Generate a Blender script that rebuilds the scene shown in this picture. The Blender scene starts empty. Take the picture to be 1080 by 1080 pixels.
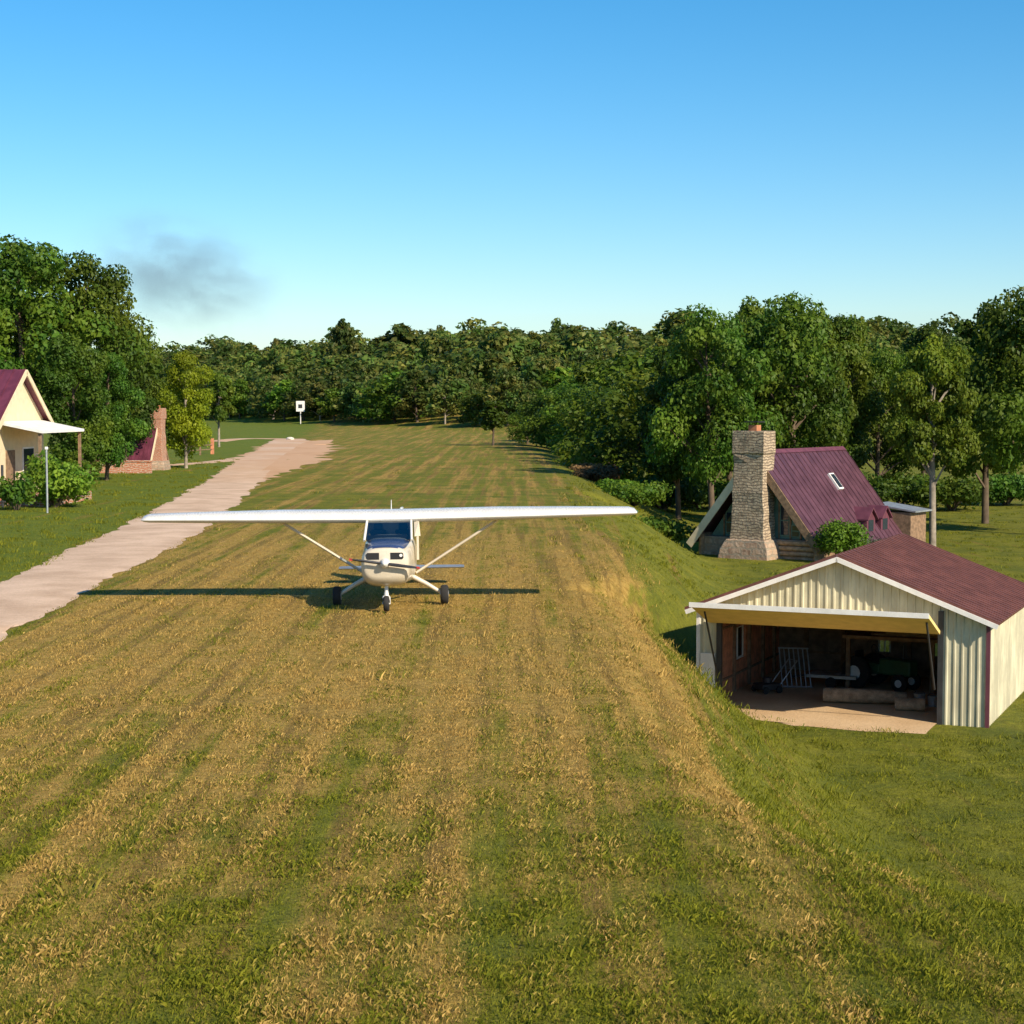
import bpy, math, random
import numpy as np
from mathutils import Vector, Matrix, noise as mnoise

random.seed(7)
RNG = np.random.default_rng(11)
SC = bpy.context.scene
COL = SC.collection
R = math.radians
PI = math.pi

# ------------------------------------------------------------------ camera geometry
F = 1880.0            # focal length in pixels of the 1080 px photograph
CAMH = 4.68
HOR = 425.0
PITCH = math.atan((540 - HOR) / F)

def ray(px, py):
    c, s = math.cos(PITCH), math.sin(PITCH)
    fw = Vector((0, c, -s)); up = Vector((0, s, c)); rt = Vector((1, 0, 0))
    return fw + rt * ((px - 540) / F) + up * ((540 - py) / F)

def gpt(px, py, z=0.0):
    """ground point seen at a photo pixel"""
    d = ray(px, py)
    t = (z - CAMH) / d.z
    return Vector((d.x * t, d.y * t, z))

def lat(px, y):
    """lateral position at distance y of something seen in column px"""
    return (px - 540) / F * y * 1.0

def sstep(a, b, v):
    t = min(1.0, max(0.0, (v - a) / (b - a)))
    return t * t * (3 - 2 * t)

def lerp_tab(tab, v):
    if v <= tab[0][0]: return tab[0][1]
    for (a, b), (c, d) in zip(tab, tab[1:]):
        if v <= c:
            return b + (d - b) * (v - a) / (c - a)
    return tab[-1][1]

CREST = [(0, 4.6), (14, 3.0), (22, 1.7), (30, 1.35), (40, 1.8), (50, 2.4), (73, 3.2), (110, 3.2), (220, .5), (300, 0)]
CRW = [(0, 8), (20, 6.5), (30, 5.6), (46, 5.0), (73, 6.5), (110, 9), (220, 16), (300, 20)]
DROP = 3.3

HANG = R(-24); HS = .93; HX0, HY0 = (738 - 540) / F * 46.5, 46.5
PADS = [(HX0 + 3.72 * math.cos(HANG) - 3.2 * math.sin(HANG), HY0 + 3.72 * math.sin(HANG) + 3.2 * math.cos(HANG), 4.05, HANG, 2.4), (lat(800, 92.0) + 2.2, 95.0, 5.5, R(-37), 3.5)]

def terrain(x, y):
    cx = lerp_tab(CREST, y); w = lerp_tab(CRW, y)
    near = sstep(13, 25, y); far = 1 - sstep(205, 285, y)
    wob = .5 * mnoise.noise(Vector((y * .13, 2.0, x * .1))) * min(1, max(0, x + 1) / 3)
    z = -DROP * sstep(cx + wob, cx + wob + w, x) * near * far
    for (px_, py_, hw, ang, mar) in PADS:
        dx, dy = x - px_, y - py_
        c, s_ = math.cos(ang), math.sin(ang)
        d = max(abs(dx * c + dy * s_), abs(-dx * s_ + dy * c)) - hw
        if d < mar:
            k = 1 - sstep(0, mar, d)
            z = z + (-DROP - z) * k
    # wooded hill beyond the end of the strip
    edge = 300 + max(0.0, -x) * 1.9
    hill = 14.5 * sstep(edge - 25, edge + 150, y)
    if hill > 0:
        hill *= 0.85 + 0.35 * mnoise.noise(Vector((x * 0.012, y * 0.01, 3.1)))
    z += hill
    return z

# ------------------------------------------------------------------ mesh builder
class MB:
    def __init__(self):
        self.v = []; self.f = []
    def add(self, verts, faces):
        o = len(self.v)
        self.v += [tuple(p) for p in verts]
        self.f += [tuple(i + o for i in fc) for fc in faces]
        return self
    def box(self, c, s, rot=None, taper=1.0):
        hx, hy, hz = s[0] / 2, s[1] / 2, s[2] / 2
        pts = []
        for z, k in ((-hz, 1.0), (hz, taper)):
            for x, y in ((-hx, -hy), (hx, -hy), (hx, hy), (-hx, hy)):
                p = Vector((x * k, y * k, z))
                if rot is not None: p = rot @ p
                pts.append(p + Vector(c))
        return self.add(pts, [(0, 3, 2, 1), (4, 5, 6, 7), (0, 1, 5, 4), (1, 2, 6, 5), (2, 3, 7, 6), (3, 0, 4, 7)])
    def b2(self, a, b):
        a = Vector(a); b = Vector(b)
        return self.box((a + b) / 2, (abs(b.x - a.x), abs(b.y - a.y), abs(b.z - a.z)))
    def tube(self, path, rad, n=8, cap=True, flat=1.0):
        path = [Vector(p) for p in path]
        if not isinstance(rad, (list, tuple)): rad = [rad] * len(path)
        rings = []
        for i, p in enumerate(path):
            d = (path[min(i + 1, len(path) - 1)] - path[max(i - 1, 0)]).normalized()
            ref = Vector((0, 0, 1)) if abs(d.z) < 0.95 else Vector((0, 1, 0))
            u = d.cross(ref).normalized(); w = u.cross(d).normalized()
            rings.append([p + u * math.cos(2 * PI * k / n) * rad[i] + w * math.sin(2 * PI * k / n) * rad[i] * flat for k in range(n)])
        return self.loft(rings, cap)
    def loft(self, rings, cap=True):
        n = len(rings[0]); vs = [p for r in rings for p in r]; fs = []
        for i in range(len(rings) - 1):
            for k in range(n):
                a = i * n + k; b = i * n + (k + 1) % n
                fs.append((a, b, b + n, a + n))
        if cap:
            fs.append(tuple(reversed(range(n))))
            fs.append(tuple(range((len(rings) - 1) * n, len(rings) * n)))
        return self.add(vs, fs)
    def prism(self, poly, vec):
        n = len(poly); v = Vector(vec)
        vs = [Vector(p) for p in poly] + [Vector(p) + v for p in poly]
        fs = [tuple(range(n)), tuple(reversed(range(n, 2 * n)))]
        for k in range(n):
            fs.append((k, (k + 1) % n, (k + 1) % n + n, k + n))
        return self.add(vs, fs)
    def wheel(self, c, r, w, axis='x', n=24, bulge=0.25):
        prof = [(-.5, .55), (-.5, .86), (-.36, .97), (-.12, 1.0), (.12, 1.0), (.36, .97), (.5, .86), (.5, .55)]
        rings = []
        for t, k in prof:
            ring = []
            for i in range(n):
                a = 2 * PI * i / n
                ring.append(Vector((c[0] + t * w, c[1] + math.cos(a) * r * k, c[2] + math.sin(a) * r * k)))
            rings.append(ring)
        return self.loft(rings, True)
    def blob(self, c, s, n=10, m=7, jit=0.0, seed=0):
        rr = random.Random(seed); vs = []; fs = []
        for i in range(m + 1):
            th = PI * i / m
            for k in range(n):
                a = 2 * PI * k / n; j = 1 + rr.uniform(-jit, jit)
                vs.append((c[0] + s[0] * math.sin(th) * math.cos(a) * j, c[1] + s[1] * math.sin(th) * math.sin(a) * j, c[2] + s[2] * math.cos(th) * j))
        for i in range(m):
            for k in range(n):
                fs.append((i * n + k, (i + 1) * n + k, (i + 1) * n + (k + 1) % n, i * n + (k + 1) % n))
        return self.add(vs, fs)
    def mesh(self, name, mat, smooth=None):
        me = bpy.data.meshes.new(name)
        me.from_pydata(self.v, [], self.f); me.update()
        import bmesh
        bm = bmesh.new(); bm.from_mesh(me); bmesh.ops.recalc_face_normals(bm, faces=bm.faces); bm.to_mesh(me); bm.free()
        if mat: me.materials.append(mat)
        if smooth:
            me.polygons.foreach_set('use_smooth', [True] * len(me.polygons))
            me.set_sharp_from_angle(angle=R(smooth))
        return me
    def obj(self, name, mat, parent=None, smooth=None, loc=None, bevel=0):
        o = bpy.data.objects.new(name, self.mesh(name, mat, smooth)); COL.objects.link(o)
        if parent is not None: o.parent = parent
        if loc is not None: o.location = loc
        if bevel:
            m = o.modifiers.new('bevel', 'BEVEL'); m.width = bevel; m.segments = 2; m.limit_method = 'ANGLE'
        return o

def empty(name, label, cat, loc, rz=0.0, group=None, scale=1.0):
    o = bpy.data.objects.new(name, None); COL.objects.link(o)
    o.empty_display_size = 0.2
    o.location = loc; o.rotation_euler = (0, 0, rz); o.scale = (scale,) * 3
    o['label'] = label; o['category'] = cat
    if group: o['group'] = group
    return o

def tag(o, label=None, cat=None, group=None, kind=None):
    if label: o['label'] = label
    if cat: o['category'] = cat
    if group: o['group'] = group
    if kind: o['kind'] = kind
    return o

# ------------------------------------------------------------------ materials
class NT:
    def __init__(self, mat):
        self.t = mat.node_tree; self.n = self.t.nodes; self.l = self.t.links
    def new(self, ty, **kw):
        nd = self.n.new(ty)
        for k, v in kw.items(): setattr(nd, k, v)
        return nd
    def link(self, a, b): self.l.new(a, b)
    def val(self, sock, v):
        if hasattr(v, 'node'): self.link(v, sock)
        else: sock.default_value = v
    def math(self, op, a, b=None, clamp=False):
        nd = self.new('ShaderNodeMath', operation=op, use_clamp=clamp)
        self.val(nd.inputs[0], a)
        if b is not None: self.val(nd.inputs[1], b)
        return nd.outputs[0]
    def mix(self, fac, a, b, mode='MIX'):
        nd = self.new('ShaderNodeMix', data_type='RGBA', blend_type=mode)
        self.val(nd.inputs[0], fac); self.val(nd.inputs[6], a); self.val(nd.inputs[7], b)
        return nd.outputs[2]
    def ramp(self, fac, lo, hi):
        nd = self.new('ShaderNodeMapRange', interpolation_type='SMOOTHSTEP')
        self.val(nd.inputs[0], fac); nd.inputs[1].default_value = lo; nd.inputs[2].default_value = hi
        return nd.outputs[0]
    def noise(self, vec, scale, detail=4, rough=.55):
        nd = self.new('ShaderNodeTexNoise')
        nd.inputs['Scale'].default_value = scale; nd.inputs['Detail'].default_value = detail; nd.inputs['Roughness'].default_value = rough
        if vec is not None: self.link(vec, nd.inputs['Vector'])
        return nd.outputs['Fac']
    def scalev(self, vec, s):
        nd = self.new('ShaderNodeVectorMath', operation='MULTIPLY')
        self.link(vec, nd.inputs[0]); nd.inputs[1].default_value = s
        return nd.outputs[0]
    def bump(self, h, strength=.3, dist=.02):
        nd = self.new('ShaderNodeBump'); self.link(h, nd.inputs['Height'])
        nd.inputs['Strength'].default_value = strength; nd.inputs['Distance'].default_value = dist
        return nd.outputs[0]

def C4(c): return (c[0], c[1], c[2], 1.0)

def newmat(name):
    m = bpy.data.materials.new(name); m.use_nodes = True
    nt = NT(m); return m, nt, nt.n['Principled BSDF']

def plain(name, col, rough=.5, metal=0.0, var=.18, scale=3.0, bump=0.0, bscale=40.0, coat=0.0):
    m, nt, p = newmat(name)
    tc = nt.new('ShaderNodeTexCoord').outputs['Object']
    n = nt.noise(tc, scale, 5)
    n2 = nt.noise(tc, scale * 9, 3)
    f = nt.math('ADD', nt.math('MULTIPLY', n, .7), nt.math('MULTIPLY', n2, .3))
    dark = tuple(c * (1 - var * 1.5) for c in col); lite = tuple(min(1, c * (1 + var)) for c in col)
    nt.link(nt.mix(nt.ramp(f, .3, .7), C4(dark), C4(lite)), p.inputs['Base Color'])
    p.inputs['Metallic'].default_value = metal
    r = nt.math('ADD', nt.math('MULTIPLY', n2, .2), rough - .1); nt.link(r, p.inputs['Roughness'])
    if coat: p.inputs['Coat Weight'].default_value = coat; p.inputs['Coat Roughness'].default_value = .08
    if bump: nt.link(nt.bump(nt.noise(tc, bscale, 4), bump, .02), p.inputs['Normal'])
    return m

def stone(name, cols, bw, bh, mortar, mcol):
    m, nt, p = newmat(name)
    g = nt.new('ShaderNodeTexCoord').outputs['Object']
    sx = nt.new('ShaderNodeSeparateXYZ'); nt.link(g, sx.inputs[0])
    # wobble
    nz = nt.new('ShaderNodeTexNoise'); nz.inputs['Scale'].default_value = 2.5; nt.link(g, nz.inputs['Vector'])
    wob = nt.math('MULTIPLY', nz.outputs['Fac'], .5)
    cb = nt.new('ShaderNodeCombineXYZ')
    nt.link(nt.math('ADD', nt.math('ADD', sx.outputs[0], sx.outputs[1]), wob), cb.inputs[0])
    nt.link(nt.math('ADD', sx.outputs[2], nt.math('MULTIPLY', nz.outputs['Fac'], .26)), cb.inputs[1])
    br = nt.new('ShaderNodeTexBrick'); nt.link(cb.outputs[0], br.inputs['Vector'])
    br.inputs['Scale'].default_value = 1.0; br.inputs['Brick Width'].default_value = bw; br.inputs['Row Height'].default_value = bh
    br.inputs['Mortar Size'].default_value = mortar; br.inputs['Color1'].default_value = C4(cols[0]); br.inputs['Color2'].default_value = C4(cols[1])
    br.inputs['Mortar'].default_value = C4(mcol); br.inputs['Bias'].default_value = -.1
    f = nt.noise(g, 7, 5)
    c = nt.mix(nt.ramp(nt.noise(g, 3.2, 3), .35, .65), br.outputs['Color'], C4(cols[2]))
    c = nt.mix(nt.ramp(br.outputs['Fac'], 0, 1), c, C4(mcol))
    c = nt.mix(.35, c, nt.mix(f, C4((.1, .08, .06)), C4((.9, .85, .75))), 'OVERLAY')
    nt.link(c, p.inputs['Base Color']); p.inputs['Roughness'].default_value = .9
    h = nt.math('ADD', nt.math('MULTIPLY', br.outputs['Fac'], -1.0), nt.math('MULTIPLY', f, .6))
    nt.link(nt.bump(h, .9, .06), p.inputs['Normal'])
    return m

def leafmat(name, a, b, c, trans=.35):
    m, nt, p = newmat(name)
    g = nt.new('ShaderNodeNewGeometry'); oi = nt.new('ShaderNodeObjectInfo')
    rnd = g.outputs['Random Per Island']
    big = nt.noise(g.outputs['Position'], .22, 3)
    mid = nt.noise(g.outputs['Position'], 1.1, 2)
    col = nt.mix(nt.ramp(rnd, 0, 1), C4(a), C4(b))
    vast = nt.noise(g.outputs['Position'], .075, 2)
    col = nt.mix(nt.ramp(nt.math('ADD', nt.math('MULTIPLY', big, .6), nt.math('MULTIPLY', mid, .4)), .42, .66), col, C4(c))
    hs = nt.new('ShaderNodeHueSaturation'); nt.link(col, hs.inputs['Color'])
    nt.link(nt.math('ADD', nt.math('MULTIPLY', oi.outputs['Random'], .03), .497), hs.inputs['Hue'])
    nt.link(nt.math('MULTIPLY', nt.math('ADD', nt.math('MULTIPLY', oi.outputs['Random'], .5), .8), nt.math('ADD', nt.math('MULTIPLY', nt.ramp(vast, .34, .66), .75), .65)), hs.inputs['Value'])
    nt.link(hs.outputs[0], p.inputs['Base Color']); p.inputs['Roughness'].default_value = .55
    p.inputs['Specular IOR Level'].default_value = .25
    tr = nt.new('ShaderNodeBsdfTranslucent'); nt.link(hs.outputs[0], tr.inputs['Color'])
    mx = nt.new('ShaderNodeMixShader'); mx.inputs[0].default_value = trans
    nt.link(p.outputs[0], mx.inputs[1]); nt.link(tr.outputs[0], mx.inputs[2])
    nt.link(mx.outputs[0], nt.n['Material Output'].inputs['Surface'])
    return m

def metal_sheet(name, col, rough=.42):
    m, nt, p = newmat(name)
    tc = nt.new('ShaderNodeTexCoord').outputs['Object']
    n = nt.noise(nt.scalev(tc, (1.2, 1.2, .35)), 1.6, 6, .65)
    c = nt.mix(nt.ramp(n, .35, .7), C4(tuple(k * .72 for k in col)), C4(tuple(k * 1.12 for k in col)))
    nt.link(c, p.inputs['Base Color']); nt.link(nt.math('ADD', nt.math('MULTIPLY', n, .25), rough - .1), p.inputs['Roughness'])
    p.inputs['Metallic'].default_value = .1
    return m

def glassmat(name, col=(.02, .03, .045), rough=.06):
    m, nt, p = newmat(name)
    p.inputs['Base Color'].default_value = C4(col); p.inputs['Roughness'].default_value = rough
    p.inputs['Specular IOR Level'].default_value = .8
    return m

def clear_glass(name):
    m, nt, p = newmat(name)
    g = nt.new('ShaderNodeBsdfGlossy'); g.inputs['Roughness'].default_value = .03
    t = nt.new('ShaderNodeBsdfTransparent'); t.inputs['Color'].default_value = (.42, .50, .58, 1)
    fr = nt.new('ShaderNodeFresnel'); fr.inputs['IOR'].default_value = 1.3
    mx = nt.new('ShaderNodeMixShader')
    nt.link(nt.math('ADD', fr.outputs[0], .02), mx.inputs[0]); nt.link(t.outputs[0], mx.inputs[1]); nt.link(g.outputs[0], mx.inputs[2])
    nt.link(mx.outputs[0], nt.n['Material Output'].inputs['Surface'])
    return m

def ground_mat():
    m, nt, p = newmat('grass_ground')
    pos = nt.new('ShaderNodeNewGeometry').outputs['Position']
    s = nt.new('ShaderNodeSeparateXYZ'); nt.link(pos, s.inputs[0])
    X, Y = s.outputs[0], s.outputs[1]
    broad = nt.noise(pos, .11, 4)
    mid = nt.noise(pos, .55, 5, .62)
    fine = nt.noise(pos, 5.5, 6, .7)
    tuft = nt.noise(pos, 17, 4, .7); hair = nt.noise(nt.scalev(pos, (60, 24, 1)), 1.0, 5, .75)
    stripe = nt.noise(nt.scalev(pos, (1.3, .03, 1)), 1.0, 4, .6)
    stripe2 = nt.noise(nt.scalev(pos, (2.8, .09, 1)), 1.0, 3, .6)
    cross = nt.noise(nt.scalev(pos, (.05, .22, 1)), 1.0, 3)
    green = nt.mix(nt.ramp(mid, .3, .7), C4((.13, .17, .008)), C4((.31, .30, .016)))
    green = nt.mix(nt.ramp(fine, .35, .75), nt.mix(.55, green, C4((.02, .04, .005))), green)
    tan = nt.mix(nt.ramp(fine, .3, .7), C4((.32, .18, .032)), C4((.60, .38, .10)))
    brown = C4((.115, .062, .018))
    green = nt.mix(nt.math('SUBTRACT', 1.0, nt.ramp(nt.math('ADD', X, nt.math('MULTIPLY', Y, .085)), -10.0, -6.5)), green, nt.mix(.6, green, C4((.085, .175, .008))))
    # where the mown strip is dry
    dry = nt.math('ADD', nt.math('MULTIPLY', stripe, 1.45), nt.math('MULTIPLY', stripe2, .8))
    dry = nt.math('SUBTRACT', dry, .40)
    dry = nt.math('ADD', dry, nt.math('MULTIPLY', cross, .55))
    dry = nt.math('ADD', dry, nt.math('MULTIPLY', mid, .55))
    ynear = nt.ramp(Y, 14, 30); yfar = nt.math('SUBTRACT', 1.0, nt.math('MULTIPLY', nt.ramp(Y, 46, 84), .52))
    wy = nt.math('MULTIPLY', nt.math('ADD', nt.math('MULTIPLY', ynear, .5), .5), yfar)
    left = nt.ramp(nt.math('ADD', X, nt.math('MULTIPLY', Y, .085)), -11.0, -5.5)     # 0 beyond the road
    right = nt.math('SUBTRACT', 1.0, nt.ramp(nt.math('ADD', X, nt.math('MULTIPLY', mid, 2.0)), 3.2, 6.2))
    w = nt.math('MULTIPLY', wy, nt.math('MULTIPLY', left, right))
    f = nt.math('SUBTRACT', nt.math('ADD', dry, nt.math('MULTIPLY', w, .62)), 0.0)
    fac = nt.ramp(f, 1.46, 1.80)
    col = nt.mix(fac, green, tan)
    br = nt.math('MULTIPLY', nt.ramp(stripe2, .48, .64), nt.ramp(f, 1.35, 1.7))
    col = nt.mix(nt.math('MULTIPLY', br, .6), col, brown)
    far_m = nt.noise(nt.scalev(pos, (1, .55, 1)), 1.6, 6, .75)
    col = nt.mix(nt.math('MULTIPLY', nt.ramp(far_m, .52, .72), .7), col, nt.mix(.6, col, C4((.30, .27, .04))))
    col = nt.mix(nt.math('MULTIPLY', nt.ramp(far_m, .50, .30), .6), col, nt.mix(.7, col, C4((.035, .055, .006))))
    col = nt.mix(nt.math('MULTIPLY', nt.ramp(hair, .38, .66), .55), nt.mix(.35, col, C4((.05, .045, .01))), nt.mix(.25, col, C4((.5, .42, .16))))
    # worn soil flecks and dark tussocks
    col = nt.mix(nt.math('MULTIPLY', nt.ramp(tuft, .56, .72), .5), col, nt.mix(.5, col, C4((.03, .028, .006))))
    col = nt.mix(nt.math('MULTIPLY', nt.ramp(broad, .5, .7), .25), col, C4((.17, .17, .02)))
    nt.link(col, p.inputs['Base Color']); p.inputs['Roughness'].default_value = .95
    p.inputs['Specular IOR Level'].default_value = .1
    h = nt.math('ADD', nt.math('MULTIPLY', fine, .7), nt.math('MULTIPLY', tuft, .5))
    nt.link(nt.bump(h, .8, .12), p.inputs['Normal'])
    return m

def gravel_mat(name, a, b, red=(.52, .31, .17)):
    m, nt, p = newmat(name)
    pos = nt.new('ShaderNodeNewGeometry').outputs['Position']
    n = nt.noise(pos, .6, 5); fn = nt.noise(pos, 14, 5, .7); v = nt.noise(pos, .09, 3)
    s = nt.new('ShaderNodeSeparateXYZ'); nt.link(pos, s.inputs[0])
    col = nt.mix(nt.ramp(n, .3, .7), C4(a), C4(b))
    col = nt.mix(nt.math('MULTIPLY', nt.ramp(fn, .4, .7), .45), col, nt.mix(.5, col, C4((.16, .10, .06))))
    col = nt.mix(nt.math('MULTIPLY', nt.ramp(s.outputs[1], 85, 150), nt.ramp(v, .35, .6)), col, C4(red))
    nt.link(col, p.inputs['Base Color']); p.inputs['Roughness'].default_value = .95
    nt.link(nt.bump(fn, .6, .04), p.inputs['Normal'])
    return m

M = {}
M['ground'] = ground_mat()
M['gravel'] = gravel_mat('pale_gravel', (.50, .335, .215), (.68, .48, .33))
M['dirt'] = gravel_mat('red_dirt', (.46, .25, .12), (.58, .35, .19))
M['yarddirt'] = gravel_mat('yard_dirt', (.50, .33, .17), (.60, .42, .24))
M['white'] = plain('white_aircraft_paint', (.66, .64, .59), .28, var=.05, coat=.5)
M['cream'] = plain('cream_aircraft_paint', (.62, .54, .41), .3, var=.06, coat=.4)
M['navy'] = plain('navy_paint', (.03, .05, .13), .3, var=.1, coat=.4)
M['red'] = plain('red_paint', (.45, .04, .03), .4, var=.1)
M['black'] = plain('matte_black', (.012, .012, .013), .7, var=.2)
M['rubber'] = plain('tyre_rubber', (.018, .017, .016), .85, var=.3, bump=.3)
M['steel'] = plain('bare_steel', (.45, .44, .42), .4, metal=.8)
M['dsteel'] = plain('dark_steel', (.06, .06, .065), .5, metal=.5)
M['windshield'] = clear_glass('windshield_glass')
M['seatgrey'] = plain('seat_cloth', (.05, .055, .07), .9)
M['bark'] = plain('bark', (.12, .085, .055), .95, var=.4, scale=5, bump=.8, bscale=18)
M['palebark'] = plain('pale_bark', (.30, .25, .19), .95, var=.35, scale=5, bump=.8, bscale=18)
M['leaf_dark'] = leafmat('dark_leaves', (0.0427, 0.0878, 0.0098), (0.0793, 0.1403, 0.0122), (0.1403, 0.1769, 0.0146), .42)
M['leaf_mid'] = leafmat('mid_leaves', (0.0624, 0.1140, 0.0096), (0.1080, 0.1680, 0.0144), (0.1680, 0.2040, 0.0168), .42)
M['leaf_bright'] = leafmat('bright_leaves', (0.1350, 0.2093, 0.0162), (0.2160, 0.2700, 0.0189), (0.2700, 0.3105, 0.0270), .42)
M['leaf_yellow'] = leafmat('yellow_leaves', (.13, .175, .008), (.21, .25, .010), (.27, .29, .014), .48)
M['leaf_far'] = leafmat('far_leaves', (.055, .095, .018), (.085, .135, .020), (.19, .165, .035), .4)
M['leaf_shrub'] = leafmat('shrub_leaves', (.11, .20, .012), (.17, .26, .018), (.20, .28, .02))
M['leaf_grey'] = leafmat('grey_leaves', (.10, .13, .08), (.16, .18, .12), (.2, .2, .14))
M['drybrush'] = leafmat('dry_brush', (.12, .06, .025), (.2, .11, .05), (.17, .1, .04))
M['maroon'] = metal_sheet('maroon_roof_metal', (.135, .032, .055), .4)
M['maroon2'] = metal_sheet('dark_maroon_metal', (.15, .045, .065), .5)
M['rustroof'] = metal_sheet('red_brown_roof_metal', (.17, .065, .05), .5)
M['plumroof'] = metal_sheet('plum_roof_metal', (.105, .045, .062), .4)
M['creamwall'] = plain('cream_boards', (.66, .55, .36), .8, var=.08)
M['hangarwall'] = metal_sheet('cream_ribbed_metal', (.60, .56, .40), .45)
M['doorpanel'] = plain('yellow_foam_lining', (.74, .55, .20), .8, var=.08)
M['trimwhite'] = plain('white_trim', (.78, .75, .70), .6, var=.08)
M['brownwood'] = plain('weathered_timber', (.24, .15, .085), .85, var=.3, scale=6, bump=.5)
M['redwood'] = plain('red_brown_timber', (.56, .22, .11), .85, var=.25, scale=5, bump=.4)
M['logend'] = plain('log_timber', (.42, .27, .15), .85, var=.3, scale=6, bump=.5)
M['log'] = plain('old_log', (.38, .26, .16), .9, var=.35, scale=5, bump=.8, bscale=20)
M['greentrim'] = plain('sage_green_boards', (.13, .22, .17), .8, var=.15)
M['glass'] = glassmat('dark_window_glass')
M['brick'] = stone('red_brick', [(.36, .12, .065), (.46, .2, .11), (.42, .16, .09)], .34, .12, .02, (.5, .4, .32))
M['stone'] = stone('fieldstone', [(.38, .30, .21), (.24, .18, .12), (.46, .37, .26)], .55, .145, .022, (.17, .13, .095))
M['stonebase'] = stone('rough_fieldstone', [(.36, .25, .17), (.26, .16, .11), (.42, .32, .24)], .7, .34, .05, (.30, .25, .19))
M['flue'] = plain('terracotta', (.42, .17, .08), .85)
M['tractor'] = plain('green_machine_paint', (.03, .10, .045), .5)
M['skyglass'] = clear_glass('window_glass')
M['rock'] = plain('pale_rock', (.6, .55, .47), .9, var=.2, bump=.6, bscale=12)
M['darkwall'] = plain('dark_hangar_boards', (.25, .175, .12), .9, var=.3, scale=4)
M['galv'] = plain('galvanised', (.42, .44, .45), .45, metal=.6)

# ------------------------------------------------------------------ ground
def axis(parts):
    out = []
    for a, b, st in parts:
        n = max(1, int(round((b - a) / st)))
        out += [a + (b - a) * i / n for i in range(n)]
    out.append(parts[-1][1]); return out
gx = axis([(-1500, -400, 110), (-400, -120, 14), (-120, -30, 3), (-30, -3, .9), (-3, 14, .35), (14, 40, .9), (40, 130, 3), (130, 400, 14), (400, 1500, 110)])
gy = axis([(-60, 0, 6), (0, 12, 1.0), (12, 60, .5), (60, 130, 1.1), (130, 320, 4), (320, 720, 9), (720, 2600, 90)])
nx, ny = len(gx), len(gy)
gv = [(x, y, terrain(x, y)) for y in gy for x in gx]
gf = [(j * nx + i, j * nx + i + 1, (j + 1) * nx + i + 1, (j + 1) * nx + i) for j in range(ny - 1) for i in range(nx - 1)]
me = bpy.data.meshes.new('ground'); me.from_pydata(gv, [], gf); me.materials.append(M['ground'])
me.polygons.foreach_set('use_smooth', [True] * len(me.polygons)); me.update()
ground = bpy.data.objects.new('ground', me); COL.objects.link(ground); ground['kind'] = 'structure'

def strip(name, pts, mat, lift=.012, ragged=.12, step=1.2, seed=0):
    """pts: (x, y, half width). A ragged-edged track lying on the terrain."""
    rr = random.Random(seed)
    dense = []
    for (a, b) in zip(pts, pts[1:]):
        L = math.hypot(b[0] - a[0], b[1] - a[1]); n = max(1, int(L / step))
        for i in range(n):
            t = i / n
            dense.append(tuple(a[k] + (b[k] - a[k]) * t for k in range(3)))
    dense.append(pts[-1])
    for _ in range(4):   # round the corners
        dense = [dense[0]] + [tuple((p[k] + 2 * q[k] + r[k]) / 4 for k in range(3)) for p, q, r in zip(dense, dense[1:], dense[2:])] + [dense[-1]]
    vs = []; fs = []
    prof = (-1, -.82, -.4, 0, .4, .82, 1)
    for i, (x, y, w) in enumerate(dense):
        a = dense[max(i - 1, 0)]; b = dense[min(i + 1, len(dense) - 1)]
        d = Vector((b[0] - a[0], b[1] - a[1], 0)).normalized(); s = Vector((d.y, -d.x, 0))
        for t in prof:
            k = t * w
            if abs(t) == 1:
                k += math.copysign(1, t) * (mnoise.noise(Vector((x * .5 + t * 9, y * .35, seed))) * 1.6 + mnoise.noise(Vector((x * 1.7, y * 1.3 + t * 5, seed))) * 1.2 + rr.uniform(-1, 1) * .25) * ragged * (.5 + w * .4)
            q = Vector((x, y, 0)) + s * k
            z = terrain(q.x, q.y) + lift * (.35 if abs(t) == 1 else 1.0) + (.02 * (1 - abs(t)) if abs(t) < .9 else 0)
            vs.append((q.x, q.y, z))
    n = len(prof)
    for i in range(len(dense) - 1):
        for k in range(n - 1):
            fs.append((i * n + k, i * n + k + 1, (i + 1) * n + k + 1, (i + 1) * n + k))
    me = bpy.data.meshes.new(name); me.from_pydata(vs, [], fs); me.materials.append(mat)
    me.polygons.foreach_set('use_smooth', [True] * len(fs)); me.update()
    o = bpy.data.objects.new(name, me); COL.objects.link(o); o['kind'] = 'structure'
    return o

def road_edge(l, r):
    a = gpt(*l); b = gpt(*r); c = (a + b) / 2
    return (c.x, c.y, (b - a).length / 2)
# left edge / right edge of the gravel road in the photograph
def rp(py, xl, xr):
    a = gpt(xl, py); b = gpt(xr, py)
    return ((a.x + b.x) / 2, a.y, (b.x - a.x) / 2 * .97)
road_pts = [rp(1010, -760, -560), rp(820, -420, -260), rp(720, -210, -78), rp(660, -85, 28), rp(620, -12, 100), rp(590, 52, 160), rp(560, 118, 212), rp(535, 166, 246),
            rp(510, 212, 274), rp(495, 234, 293), rp(483, 254, 306), rp(474, 272, 322), rp(467, 282, 330), rp(463, 290, 322)]
strip('road', road_pts, M['gravel'], .02, .2, .5, 3)
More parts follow.
